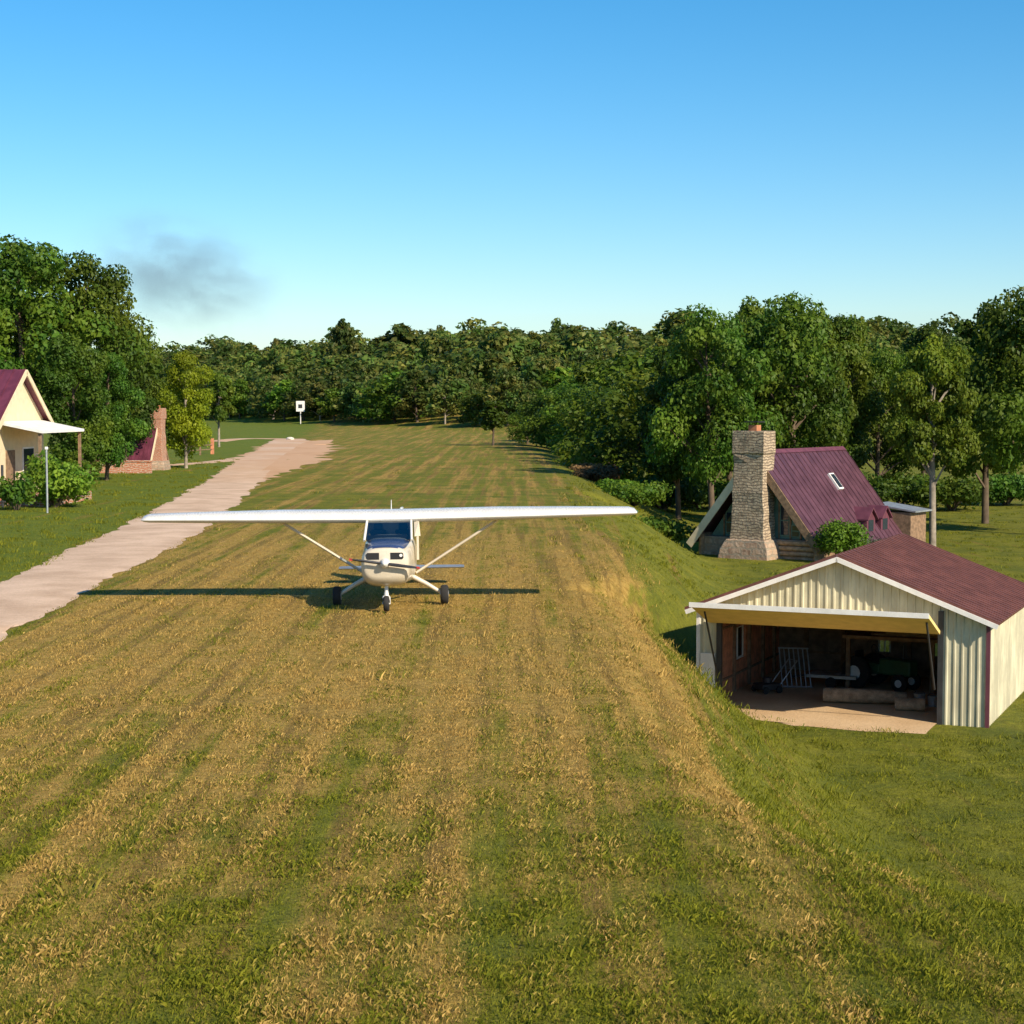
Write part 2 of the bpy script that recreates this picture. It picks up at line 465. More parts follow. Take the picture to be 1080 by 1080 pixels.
# dusty red soil where the road meets the strip
strip('dirt_patch', [gpt(258, 506)[:2] + (1.2,), gpt(292, 488)[:2] + (2.6,), gpt(306, 476)[:2] + (3.9,), gpt(318, 468)[:2] + (3.4,), gpt(340, 465)[:2] + (1.2,), gpt(350, 464)[:2] + (.3,)], M['dirt'], .010, .7, 2.0, 8)
strip('driveway', [gpt(172, 491)[:2] + (.9,), gpt(205, 489)[:2] + (.9,), gpt(240, 486)[:2] + (1.1,), gpt(268, 482)[:2] + (1.6,)], M['gravel'], .016, .1, 1.5, 5)
strip('path', [gpt(228, 466)[:2] + (1.2,), gpt(245, 463)[:2] + (1.4,), gpt(270, 462)[:2] + (1.5,), gpt(300, 463)[:2] + (2.2,)], M['gravel'], .017, .15, 3, 6)

# ------------------------------------------------------------------ foliage
def leaf_cloud(centers, radii, counts, leaf, rng, shell=.55):
    """numpy arrays of leaf quads filling a set of ellipsoids"""
    P = []; Nn = []
    for c, r, n in zip(centers, radii, counts):
        d = rng.normal(size=(n, 3)); d /= np.linalg.norm(d, axis=1)[:, None] + 1e-9
        k = (shell + (1 - shell) * rng.random(n) ** .6) * (1 + rng.normal(size=n) * .09)
        k = np.where(rng.random(n) < .18, rng.random(n), k)
        P.append(np.array(c) + d * k[:, None] * np.array(r))
        Nn.append(d)
    P = np.concatenate(P); Nn = np.concatenate(Nn)
    return leaves_at(P, Nn, leaf, rng)

def leaves_at(P, Nn, leaf, rng):
    n = len(P)
    nrm = Nn * .8 + rng.normal(size=(n, 3)) * .55 + np.array([0, 0, .35])
    nrm /= np.linalg.norm(nrm, axis=1)[:, None]
    t = rng.normal(size=(n, 3)); t -= nrm * (t * nrm).sum(1)[:, None]; t /= np.linalg.norm(t, axis=1)[:, None] + 1e-9
    b = np.cross(nrm, t)
    L = leaf * (.55 + rng.random(n) * .9); W = L * (.45 + rng.random(n) * .3)
    L = L[:, None]; W = W[:, None]
    fold = nrm * L * .18
    V = np.stack([P - t * L, P + b * W + fold, P + t * L, P - b * W + fold], 1).reshape(-1, 3)
    return V

def quads_mesh(name, V, mat):
    n = len(V) // 4
    me = bpy.data.meshes.new(name)
    me.vertices.add(n * 4); me.vertices.foreach_set('co', V.astype(np.float32).ravel())
    me.loops.add(n * 4); me.loops.foreach_set('vertex_index', np.arange(n * 4, dtype=np.int32))
    me.polygons.add(n); me.polygons.foreach_set('loop_start', np.arange(0, n * 4, 4, dtype=np.int32))
    try: me.polygons.foreach_set('loop_total', np.full(n, 4, dtype=np.int32))
    except Exception: pass
    me.update(calc_edges=True); me.validate()
    if mat: me.materials.append(mat)
    return me

def tree_shape(seed, style):
    """skeleton of a tree of height 1: limbs and crown blobs"""
    rr = random.Random(seed)
    limbs = []; cen = []; rad = []
    if style == 'broad':   clear, wid, nb, br = .22, .36, 30, (.075, .135)
    elif style == 'tall':  clear, wid, nb, br = .20, .23, 26, (.06, .11)
    elif style == 'open':  clear, wid, nb, br = .32, .27, 24, (.055, .10)
    elif style == 'low':   clear, wid, nb, br = .08, .46, 26, (.10, .18)
    else:                  clear, wid, nb, br = .10, .30, 28, (.07, .12)      # slender, feathery
    lean = Vector((rr.uniform(-.03, .03), rr.uniform(-.03, .03), 0))
    trunk = [Vector((0, 0, -.02)), Vector((0, 0, 0)) , lean * .4 + Vector((0, 0, clear)), lean + Vector((0, 0, .55)), lean * 1.5 + Vector((0, 0, .86))]
    ph = rr.uniform(0, 6)
    for i in range(nb):
        t = (i + .5) / nb
        z = clear + .06 + (1 - clear - .14) * t ** .9
        u = (z - clear) / (1 - clear)
        prof = math.sin(PI * min(1, (u * .86 + .16))) ** .62
        a = ph + i * 2.39996 + rr.uniform(-.5, .5)
        r = wid * prof * rr.uniform(.42, 1.0)
        c = Vector((math.cos(a) * r, math.sin(a) * r, z + rr.uniform(-.03, .03))) + lean * z
        q = rr.uniform(*br) * (1.15 - .35 * u)
        cen.append(c); rad.append((q * rr.uniform(.95, 1.35), q * rr.uniform(.95, 1.35), q * rr.uniform(.65, .95)))
        if i % 2 == 0:
            st = lean * .6 + Vector((0, 0, max(clear * .8, z - .05 - r * .55)))
            limbs.append((st, (st + c) / 2 + Vector((0, 0, .02)), c))
    cen.append(lean + Vector((0, 0, .93))); rad.append((.07, .07, .06))
    return trunk, limbs, cen, rad

def wood_mesh(name, shape, mat, tr):
    trunk, limbs, cen, rad = shape
    mb = MB()
    mb.tube(trunk, [tr * 1.5, tr * 1.2, tr, tr * .6, tr * .2], 9)
    for a, m_, b in limbs:
        mb.tube([a, m_, b], [tr * .42, tr * .28, tr * .1], 5)
    return mb.mesh(name, mat, 60)

CROWNS = {}
def crown_meshes(key, style, seed, n, leaf, lm, bark, tr=.018):
    k = (key, style, seed, lm, bark)
    if k in CROWNS: return CROWNS[k]
    sh = tree_shape(seed, style)
    rng = np.random.default_rng(seed)
    vol = np.array([r[0] * r[1] for r in sh[3]]); cnt = np.maximum(8, (vol / vol.sum() * n)).astype(int)
    V = leaf_cloud([tuple(c) for c in sh[2]], sh[3], cnt, leaf, rng)
    CROWNS[k] = (quads_mesh('crown', V, M[lm]), wood_mesh('trunk', sh, M[bark], tr))
    return CROWNS[k]

DETAIL = {'near': (21000, .0110), 'mid': (7500, .019), 'far': (2600, .032)}
def tree(x, y, h, wide, style, det, lm, label, name='broadleaf_tree', cat='tree', group=None, bark='bark', seed=1, z=None, rz=None, tr=.018):
    n, leaf = DETAIL[det]
    cm, wm = crown_meshes(det, style, seed, n, leaf, lm, bark, tr)
    rr = random.Random(int(x * 31 + y * 17))
    root = empty(name, label, cat, (x, y, terrain(x, y) if z is None else z), rr.uniform(0, 6.28) if rz is None else rz, group)
    c = bpy.data.objects.new('crown', cm); w = bpy.data.objects.new('trunk', wm)
    for o in (w, c):
        COL.objects.link(o); o.parent = root; o.scale = (h * wide, h * wide, h)
    return root

def shrub(x, y, w, h, lm, label, name='shrub', cat='bush', group=None, n=2600, leaf=.07, seed=1, z=None):
    rr = random.Random(seed); rng = np.random.default_rng(seed)
    cen = []; rad = []
    for i in range(14):
        a = i * 2.4; r = w * .36 * math.sqrt(rr.random()); t = rr.random()
        cen.append((math.cos(a) * r, math.sin(a) * r, h * (.28 + .42 * t * (1 - r / w)))); q = rr.uniform(.2, .3)
        rad.append((w * q, w * q, h * rr.uniform(.2, .3)))
    V = leaf_cloud(cen, rad, [n // 14] * 14, leaf, rng, .5)
    V[:, 2] = np.maximum(V[:, 2], .01)
    root = empty(name, label, cat, (x, y, terrain(x, y) if z is None else z), 0, group)
    o = bpy.data.objects.new('foliage', quads_mesh('foliage', V, M[lm])); COL.objects.link(o); o.parent = root
    mb = MB()
    for i in range(7):
        c = cen[i * 2]; mb.tube([(0, 0, -.05), (c[0] * .5, c[1] * .5, c[2] * .6), c], [.035 * h, .025 * h, .01], 5)
    mb.obj('stems', M['bark'], root)
    return root

# ---- the wood on the far hill: one mass
def far_wood():
    rr = random.Random(5); rng = np.random.default_rng(5)
    protos = []
    for i in range(6):
        sh = tree_shape(100 + i, ['low', 'broad', 'tall', 'low', 'broad', 'low'][i])
        vol = np.array([r[0] * r[1] for r in sh[3]]); cnt = np.maximum(6, vol / vol.sum() * 1250).astype(int)
        protos.append(leaf_cloud([tuple(c) for c in sh[2]], sh[3], cnt, .042, rng, .6))
    allv = []
    for row in range(15):
        off = 7 + row * 13
        x = -260
        while x < 235:
            x += rr.uniform(5, 9.5) * (1 + row * .04)
            edge = 306 + max(0.0, -x) * 1.9
            y = edge + off + rr.uniform(-8, 8)
            if abs(x) > .36 * y + 25: continue
            h = rr.uniform(8.5, 13.5) * (1.2 if rr.random() < .1 else 1) * min(1, .8 + row * .05); k = rr.uniform(.95, 1.5)
            a = rr.uniform(0, 6.28); V = protos[rr.randrange(6)]
            c, s = math.cos(a), math.sin(a)
            W = np.stack([(V[:, 0] * c - V[:, 1] * s) * h * k + x, (V[:, 0] * s + V[:, 1] * c) * h * k + y, V[:, 2] * h + terrain(x, y) - .5], 1)
            allv.append(W)
    V = np.concatenate(allv)
    o = bpy.data.objects.new('far_woodland', quads_mesh('far_woodland', V, M['leaf_far'])); COL.objects.link(o)
    tag(o, 'dense dark green woodland covering the hill beyond the grass strip', 'woodland', kind='stuff')
far_wood()
# front row of that wood: trees one can tell apart
rr = random.Random(21)
x = -128
i = 0
while x < 70:
    x += rr.uniform(3.8, 6.2)
    edge = 303 + max(0.0, -x) * 1.9
    y = edge + rr.uniform(-3, 6)
    if abs(x) > .33 * y: continue
    i += 1
    tree(x, y, rr.uniform(5.5, 10.5), rr.uniform(1.05, 1.5), ['low', 'slender', 'low', 'slender', 'broad'][i % 5], 'far', ['leaf_far', 'leaf_mid', 'leaf_far'][i % 3],
         'green tree in the front row of the far wood beyond the grass strip', group='front trees of the far wood', seed=40 + i % 5, bark='palebark' if i % 3 == 0 else 'bark')
# the tree that stands clear of the skyline
x, y = lat(362, 470), 470
tree(x, y, 25.5 - terrain(x, y) + .5 + 1, .62, 'open', 'far', 'leaf_far', 'lone tall dark tree with an open crown rising above the far wood skyline', seed=61, tr=.016)
for px, top, lb in ((462, 344, 'rounded tree standing highest on the skyline near the middle of the far wood'), (590, 337, 'tall dark tree on the skyline of the far wood, above the dark tree clump'), (648, 340, 'broad tall tree on the skyline nearest the right-hand woods')):
    y = 470; x = lat(px, y); zt = CAMH + (HOR - top) / F * y
    tree(x, y, zt - terrain(x, y), .75, 'broad', 'far', 'leaf_far', lb, seed=62)

# ---- left group by the house
def tr_at(px, y, top, **kw):
    x = lat(px, y); z = terrain(x, y); zt = CAMH + (HOR - top) / F * y
    return tree(x, y, zt - z, kw.pop('wide', 1.0), kw.pop('style', 'broad'), kw.pop('det', 'near'), kw.pop('lm', 'leaf_dark'), kw.pop('label'), **kw)

tr_at(30, 112, 250, wide=.92, seed=1, label='tallest dark leafy tree rising behind the cream house')
tr_at(-62, 106, 268, wide=.9, seed=2, label='large tree at the left edge, behind the cream house roof')
tr_at(92, 116, 268, wide=.80, seed=3, label='large dark tree right of the tallest one, behind the porch')
tr_at(132, 122, 332, wide=.80, style='tall', seed=4, label='dense dark tree reaching down beside the small red-roofed cabin')
tr_at(80, 104, 352, wide=.86, style='slender', seed=5, label='low dark tree in front of the tall ones, above the porch awning')
tr_at(112, 108, 372, wide=.82, style='slender', seed=7, label='bushy dark tree left of the small red-roofed cabin')
tr_at(150, 140, 352, wide=.9, style='slender', seed=6, label='dark tree behind the small red-roofed cabin')
tr_at(10, 132, 300, wide=1.0, seed=8, label='dark tree far behind the cream house, half hidden by bigger crowns')
tr_at(196, 128, 368, wide=.76, style='slender', lm='leaf_yellow', bark='palebark', seed=9, label='yellow green tree beside the small red-roofed cabin', name='young_tree')
tr_at(231, 190, 392, wide=.8, style='open', det='mid', lm='leaf_mid', bark='palebark', seed=10, label='thin pale-trunked tree behind the yellow green tree')
p = gpt(88, 512); tree(p.x, p.y, 2.4, 1.2, 'slender', 'mid', 'leaf_mid', 'small young tree with a leaning trunk on the lawn by the porch', seed=12, bark='palebark')

# ---- right-hand clump along the low ground
specs = [(556, 205, 425, .95), (578, 196, 416, 1.05), (600, 182, 408, 1.0), (622, 172, 412, 1.05), (645, 158, 398, 1.0), (668, 146, 400, 1.05), (690, 136, 386, 1.0),
         (610, 215, 392, 1.0), (655, 190, 376, 1.0), (684, 172, 364, 1.0)]
place = ['at the left end of its row', 'second from the left end of its row', 'third from the left end of its row', 'in the middle of its row', 'just right of the middle of its row',
         'second from the right of its row', 'at the right end of its row', 'standing behind the left half of the row', 'standing behind the right half of the row', 'tallest of those behind the row']
for k, ((px, y, top, wd), pl) in enumerate(zip(specs, place)):
    tr_at(px, y, top, wide=wd * 1.2, style='low' if k < 7 else 'broad', det='mid', lm='leaf_dark' if k % 3 else 'leaf_mid', seed=14 + k % 4,
          label='dark clump tree right of the strip, ' + pl, group='dark trees right of the strip')
# ---- tall woods behind the stone-chimney cabin
specs = [(716, 118, 352, .74, 'leaf_dark', 'behind the left eave of the chimney cabin'), (752, 112, 322, .72, 'leaf_dark', 'left of the stone chimney'), (792, 122, 312, .72, 'leaf_mid', 'straight behind the stone chimney'),
         (838, 116, 306, .76, 'leaf_dark', 'straight behind the middle of the maroon roof'), (884, 124, 330, .74, 'leaf_dark', 'behind the rear end of the maroon roof'),
         (925, 138, 366, .8, 'leaf_mid', 'seen through the gap right of the maroon roof'), (1040, 118, 318, .8, 'leaf_dark', 'at the right edge of the picture'), (1090, 108, 300, .8, 'leaf_mid', 'partly cut off by the right edge'),
         (770, 140, 336, .9, 'leaf_dark', 'in the second row left of the roof ridge'), (860, 146, 330, .9, 'leaf_mid', 'in the second row above the roof ridge'), (975, 146, 340, .9, 'leaf_dark', 'behind the bright tree right of the cabin')]
for k, (px, y, top, wd, lm, pl) in enumerate(specs):
    tr_at(px, y, top, wide=wd, style='broad' if k % 2 else 'tall', det='near', lm=lm, seed=1 + k % 5, label='tall tree in the woods ' + pl)
tr_at(985, 99, 352, wide=.72, style='open', lm='leaf_bright', bark='palebark', seed=19, label='bright green tree with two-toned sunlit crown right of the chimney cabin', tr=.02)
for k, px in enumerate((700, 735, 905, 950, 1005, 1062)):
    y = 128 + (k * 7) % 12; x = lat(px, y)
    shrub(x, y, 6, 3.4, 'leaf_dark', 'undergrowth bush below the woods ' + ['left of the chimney cabin by the clump', 'left of the chimney cabin gable', 'just behind the rear of the maroon roof', 'in the gap right of the cabin', 'below the bright green tree', 'at the right edge'][k], seed=80 + k, n=3500, leaf=.16)
# low bushes and dry brush beyond the right wing tip
for px, y, w, h, lm, lb in ((668, 104, 4.2, 1.9, 'leaf_dark', 'dark bush in the dip beyond the right wing tip'), (692, 96, 3.6, 2.1, 'leaf_dark', 'dark bush nearest the left eave of the chimney cabin'),
                            (648, 112, 3.0, 1.2, 'leaf_mid', 'small green bush beside the dry brush'), (632, 118, 3.4, 1.3, 'drybrush', 'dry brown brush on the bank right of the strip'), (623, 132, 3.0, 1.1, 'drybrush', 'smaller dry brown brush further up the bank')):
    shrub(lat(px, y), y, w, h, lm, lb, seed=int(px), n=3000, leaf=.10)
p = gpt(520, 470); tree(p.x, p.y, 5.0, 1.2, 'open', 'far', 'leaf_mid', 'small thin sapling at the far end of the strip', name='sapling', seed=66)

# ------------------------------------------------------------------ near grass: stuff
def grass():
    rng = np.random.default_rng(3)
    n = 1700000
    u = rng.random(n); y = 9.5 + (88 - 9.5) * u ** 2.2
    x = (rng.random(n) * 2 - 1) * (.345 * y + 1.0)
    keep = []
    # clumpiness
    f = np.array([mnoise.noise(Vector((a * 1.7, b * 1.1, 0))) + .6 * mnoise.noise(Vector((a * 6, b * 4, 5))) for a, b in zip(x, y)])
    keep = f > rng.normal(size=n) * .6 - np.interp(y, [9, 26, 60], [.95, .6, .35])
    keep &= rng.random(n) > np.clip((y - 50) / 38, 0, 1)
    x = x[keep]; y = y[keep]; f = f[keep]
    # leave the gravel free
    rx = np.interp(y, [q[1] for q in road_pts], [q[0] for q in road_pts]); rw = np.interp(y, [q[1] for q in road_pts], [q[2] for q in road_pts])
    k = np.abs(x - rx) > rw * .98
    # and the hangar yard
    k &= ~((x > HX0 - .1 + .25 * rng.normal(size=len(x))) & (y > HY0 - 1.5 - .445 * (x - HX0) + .25 * rng.normal(size=len(x))) & (y < 56) & (x < HX0 + 8.3))
    x = x[k]; y = y[k]; f = f[k]; n = len(x)
    z = np.array([terrain(a, b) for a, b in zip(x, y)])
    h = (.014 + rng.random(n) ** 2.4 * .052) * (1 + np.clip(f, -.4, .6) * .8) * np.interp(y, [9, 22, 45, 88], [1.0, .95, .85, .5])
    w = h * .014 + .0010 + y * .00006
    a = rng.random(n) * 2 * PI; lean = .25 + rng.random(n) * .75
    ca, sa = np.cos(a), np.sin(a); b = a + rng.normal(size=n) * .8
    lx, ly = np.cos(b) * lean * h, np.sin(b) * lean * h
    p = np.stack([x, y, z], 1); s = np.stack([-sa * w, ca * w, 0 * w], 1)
    mid = p + np.stack([lx * .35, ly * .35, h * .62], 1); tip = p + np.stack([lx, ly, h * (1.05 - lean * .3)], 1)
    V = np.stack([p - s, p + s, mid + s * .7, tip], 1)
    # taller tussocks over the lawn at left and the low ground at right
    T = 13000; bl = 20
    ty = 14 + (150 - 14) * rng.random(T) ** 1.25; tx = (rng.random(T) * 2 - 1) * (.335 * ty + 1)
    rx = np.interp(ty, [q[1] for q in road_pts], [q[0] for q in road_pts]); rw = np.interp(ty, [q[1] for q in road_pts], [q[2] for q in road_pts])
    ok = (np.abs(tx - rx) > rw - .12) & ((tx < rx) | (tx > 2.6 + .9 * rng.normal(size=T)) | (rng.random(T) < .05))
    for (px_, py_, hw, ang, mar) in PADS:
        c_, s_ = math.cos(ang), math.sin(ang)
        ok &= np.maximum(np.abs((tx - px_) * c_ + (ty - py_) * s_), np.abs(-(tx - px_) * s_ + (ty - py_) * c_)) > hw + .3
    tx = tx[ok]; ty = ty[ok]; T = len(tx)
    bx = np.repeat(tx, bl) + rng.normal(size=T * bl) * .14; by = np.repeat(ty, bl) + rng.normal(size=T * bl) * .14
    bz = np.array([terrain(a_, b_) for a_, b_ in zip(tx, ty)]).repeat(bl) - .02
    bh = np.repeat((.045 + .13 * rng.random(T) ** 2) * np.where((tx > 0) & (ty < 30), .7, 1), bl) * (.6 + .6 * rng.random(T * bl)); bw = .003 + by * .00011
    a = rng.random(T * bl) * 2 * PI; le = rng.random(T * bl) * .9
    p2 = np.stack([bx, by, bz], 1); s2 = np.stack([-np.sin(a) * bw, np.cos(a) * bw, 0 * bw], 1)
    m2 = p2 + np.stack([np.cos(a) * le * bh * .35, np.sin(a) * le * bh * .35, bh * .62], 1); t2 = p2 + np.stack([np.cos(a) * le * bh, np.sin(a) * le * bh, bh], 1)
    V = np.concatenate([V, np.stack([p2 - s2, p2 + s2, m2 + s2 * .7, t2], 1)])
    o = bpy.data.objects.new('grass', quads_mesh('grass', V.reshape(-1, 3), None)); COL.objects.link(o)
    m, nt, pr = newmat('grass_blades')
    g = nt.new('ShaderNodeNewGeometry'); pos = g.outputs['Position']
    sx = nt.new('ShaderNodeSeparateXYZ'); nt.link(pos, sx.inputs[0])
    rnd = g.outputs['Random Per Island']
    st = nt.noise(nt.scalev(pos, (1.3, .03, 1)), 1.0, 4, .6); cl = nt.noise(pos, .9, 4, .6)
    d = nt.math('ADD', nt.math('MULTIPLY', st, 1.5), nt.math('ADD', nt.math('MULTIPLY', cl, .65), nt.math('MULTIPLY', rnd, .35)))
    d = nt.math('ADD', d, nt.math('MULTIPLY', nt.ramp(sx.outputs[1], 14, 32), .22))
    gr = nt.mix(rnd, C4((.09, .115, .008)), C4((.26, .25, .018)))
    tn = nt.mix(rnd, C4((.30, .175, .04)), C4((.60, .40, .12)))
    d = nt.math('SUBTRACT', d, nt.math('MULTIPLY', nt.ramp(sx.outputs[0], 2.5, 6.0), .45))
    d = nt.math('SUBTRACT', d, nt.math('MULTIPLY', nt.math('SUBTRACT', 1.0, nt.ramp(nt.math('ADD', sx.outputs[0], nt.math('MULTIPLY', sx.outputs[1], .085)), -9.5, -6.0)), .5))
    d = nt.math('SUBTRACT', d, nt.math('MULTIPLY', nt.ramp(sx.outputs[1], 46, 70), .22))
    c = nt.mix(nt.ramp(d, 1.26, 1.54), gr, tn)
    nt.link(c, pr.inputs['Base Color']); pr.inputs['Roughness'].default_value = .7; pr.inputs['Specular IOR Level'].default_value = .15
    tr = nt.new('ShaderNodeBsdfTranslucent'); nt.link(c, tr.inputs['Color'])
    mx = nt.new('ShaderNodeMixShader'); mx.inputs[0].default_value = .3
    nt.link(pr.outputs[0], mx.inputs[1]); nt.link(tr.outputs[0], mx.inputs[2]); nt.link(mx.outputs[0], nt.n['Material Output'].inputs['Surface'])
    o.data.materials.append(m)
    tag(o, 'mown grass blades, part green and part dry, over the landing strip', 'grass', kind='stuff')
grass()

# ------------------------------------------------------------------ aeroplane (nose towards the camera, local -y forward)
def aeroplane():
    c = gpt(411, 640)
    root = empty('light_aeroplane', 'white high-wing single-engine light aeroplane facing us on the grass strip', 'aeroplane', (c.x, 41.2, 0.0), R(0.4))
    root.rotation_euler = (R(-1.0), R(-.85), R(0.4)); root.scale = (1.04,) * 3
    def sec(y, w, zb, zt, p=2.6, n=28, zc=None):
        out = []
        cz = (zb + zt) / 2; hz = (zt - zb) / 2
        for i in range(n):
            a = 2 * PI * i / n
            ca, sa = math.cos(a), math.sin(a)
            out.append(Vector((w / 2 * math.copysign(abs(ca) ** (2 / p), ca), y, cz + hz * math.copysign(abs(sa) ** (2 / p), sa))))
        return out
    # local y: 0 = main wheels; nose at -1.9
    fus = MB()
    fus.loft([sec(-.62, 1.10, .53, 1.50, 3.4), sec(-.45, 1.13, .50, 1.53, 3.6), sec(-.1, 1.15, .49, 1.56, 4), sec(.6, 1.13, .5, 1.58, 4), sec(1.3, 1.0, .54, 1.52, 3.4), sec(2.2, .7, .6, 1.34, 2.8), sec(3.5, .42, .62, 1.08, 2.4), sec(4.9, .16, .66, .90, 2.2), sec(5.3, .05, .72, .84, 2)])
    fo = fus.obj('fuselage', M['cream'], root, 40)
    cow = MB()
    cow.loft([sec(-1.80, .84, .78, 1.325, 3.4), sec(-1.77, .94, .70, 1.365, 3.3), sec(-1.64, 1.03, .59, 1.40, 3.2), sec(-1.4, 1.06, .53, 1.42, 3.2), sec(-1.0, 1.10, .52, 1.465, 3.3), sec(-.63, 1.102, .528, 1.502, 3.4)])
    cw = cow.obj('cowling', M['cream'], root, 50)
    ag = MB()   # dark anti-glare top
    rows = []
    for y, w, z in ((-1.70, .66, 1.375), (-1.42, .86, 1.405), (-1.0, .94, 1.453), (-.62, .97, 1.49)):
        rows.append([Vector((w / 2 * t, y, z + .028 - .06 * abs(t) ** 3)) for t in (-1, -.7, -.35, 0, .35, .7, 1)])
    vs = [p for r_ in rows for p in r_]; fs = [(i * 7 + k, i * 7 + k + 1, i * 7 + k + 8, i * 7 + k + 7) for i in range(3) for k in range(6)]
    ag.add(vs, fs); o = ag.obj('antiglare_panel', M['navy'], cw, 60)
    sm = o.modifiers.new('s', 'SOLIDIFY'); sm.thickness = .012
    for s in (-1, 1):
        q = MB()
        q.prism([(s * .12, -1.806, 1.14), (s * .37, -1.806, 1.14), (s * .40, -1.806, 1.17), (s * .40, -1.806, 1.255), (s * .37, -1.806, 1.285), (s * .12, -1.806, 1.285)], (0, .18, 0))
        q.obj('air_intake', M['black'], cw)
    # landing light, lit side
    q = MB(); q.tube([(.345, -1.815, 1.225), (.345, -1.74, 1.225)], .034, 12); q.obj('landing_light', M['trimwhite'], cw)
    q = MB(); q.tube([(0, -2.04, 1.06), (0, -2.01, 1.06), (0, -1.95, 1.06), (0, -1.8, 1.06)], [.012, .045, .085, .11], 18); sp = q.obj('spinner', M['white'], root, 60)
    pr = MB()
    for s in (-1, 1):
        ang = R(8)
        d = Vector((s * math.cos(ang), 0, -s * math.sin(ang)))
        ch = Vector((0, .05, .11))
        ring = []
        for t, wd, th in ((.08, .03, .04), (.25, .034, .045), (.52, .028, .035), (.74, .018, .02)):
            c_ = Vector((0, -1.93, 1.06)) + d * t; u = Vector((math.sin(ang) * s, 0, math.cos(ang))) * wd + Vector((0, .03 * s, 0)); v = Vector((0, th, 0))
            ring.append([c_ + u, c_ + v, c_ - u, c_ - v])
        pr.loft(ring)
    po = pr.obj('propeller', M['dsteel'], root, 40)
    for s in (-1, 1):
        q = MB(); d = Vector((s * math.cos(R(8)), 0, -s * math.sin(R(8))))
        q.box(Vector((0, -1.93, 1.06)) + d * .72, (.07, .05, .05), Matrix.Rotation(s * 0 + R(8), 3, 'Y'))
        q.obj('blade_tip', M['red'], po)
    # cabin: pillars, windshield, roof
    ws = MB()
    ws.add([(-.50, -.64, 1.49), (.50, -.64, 1.49), (.47, -.12, 1.90), (-.47, -.12, 1.90)], [(0, 1, 2, 3)])
    ws.obj('windshield', M['windshield'], root)
    for s in (-1, 1):
        q = MB(); q.tube([(s * .54, .62, 1.5), (s * .5, .6, 1.9)], .03, 6); q.obj('door_pillar', M['white'], root, 40)
    q = MB()
    for s in (-1, 1):
        q.tube([(s * .52, -.66, 1.48), (s * .49, -.12, 1.90)], .028, 6)
    q.tube([(-.49, -.12, 1.90), (.49, -.12, 1.90)], .026, 6)
    q.obj('window_frame', M['white'], root, 40)
    q = MB(); q.loft([sec(.62, 1.06, 1.5, 1.93, 4), sec(1.3, .86, 1.45, 1.80, 3), sec(2.3, .5, 1.2, 1.42, 2.6)]); q.obj('cabin_roof', M['cream'], root, 40)
    for s in (-1, 1):
        q = MB(); q.add([(s * .545, -.55, 1.56), (s * .545, .58, 1.56), (s * .505, .56, 1.88), (s * .505, -.08, 1.88)], [(0, 1, 2, 3)]); q.obj('side_window', M['windshield'], root)
        q = MB(); q.b2((s * .1, .35, 1.1), (s * .46, .5, 1.66)).b2((s * .1, -.05, 1.1), (s * .46, .35, 1.2)).box((s * .28, .42, 1.73), (.2, .1, .14)); q.obj('seat', M['seatgrey'], root, bevel=.03)
    q = MB(); q.b2((-.48, -.42, 1.36), (.48, -.34, 1.58)); q.obj('instrument_panel', M['black'], root)
    q = MB(); q.prism([(.578, -.5, 1.55), (.70, -.28, 1.55), (.665, -.15, 1.87), (.55, -.08, 1.87)], (0, .03, 0)); q.box((.64, -.33, 1.3), (.05, .1, .55)); q.obj('door', M['cream'], root)
    # wing
    wg = MB()
    prof = [(0, .0), (.02, .042), (.08, .085), (.22, .125), (.4, .13), (.65, .095), (.9, .035), (1, .005), (1, -.005), (.7, -.025), (.35, -.055), (.1, -.052), (.02, -.028)]
    def wsec(x, ch, z, y0, tk=1.0):
        return [Vector((x, y0 + a * ch, z + b * ch * tk)) for a, b in prof]
    st = []
    for x, ch, y0, tk in ((-5.53, .95, .0, .35), (-5.48, 1.02, -.05, .75), (-5.36, 1.08, -.08, .95), (-4, 1.32, -.12, 1), (-2.4, 1.55, -.17, 1.02), (-.5, 1.55, -.17, 1.02), (.5, 1.55, -.17, 1.02), (2.4, 1.55, -.17, 1.02), (4, 1.32, -.12, 1), (5.36, 1.08, -.08, .95), (5.48, 1.02, -.05, .75), (5.53, .95, 0, .35)):
        st.append(wsec(x, ch, 1.915 + abs(x) * .0105, y0, tk))
    wg.loft(st); wo = wg.obj('wing', M['white'], root, 45)
    for s in (-1, 1):
        q = MB(); q.box((s * 3.95, 1.02, 1.955), (2.6, .012, .012)); q.obj('aileron_gap', M['dsteel'], wo)
    for s in (-1, 1):
        q = MB(); q.box((s * 1.45, 1.05, 1.937), (2.1, .014, .014), Matrix.Rotation(-s * .0105, 3, 'Y')); q.obj('flap_gap', M['dsteel'], wo)
    for s, nm in ((-1, 'red'), (1, 'tractor')):
        q = MB(); q.blob((s * 5.54, .3, 1.985), (.035, .07, .035)); q.obj('navigation_light', M[nm], wo, 60)
    for s in (-1, 1):
        q = MB(); q.tube([(s * .57, .12, .70), (s * 2.42, .28, 1.86)], .055, 10, flat=.55); q.obj('wing_strut', M['cream'], root, 60)
        q = MB(); q.tube([(s * .5, .02, .62), (s * .8, .03, .46), (s * 1.12, .04, .26)], [.06, .05, .042], 8); lg = q.obj('landing_gear_leg', M['cream'], root, 60)
        q = MB(); q.wheel((s * 1.2, .04, .215), .215, .17); wh = q.obj('wheel', M['rubber'], lg, 40)
        q = MB(); q.tube([(s * 1.2 - .095, .04, .215), (s * 1.2 + .095, .04, .215)], .09, 16); q.obj('hub', M['steel'], lg, 40)
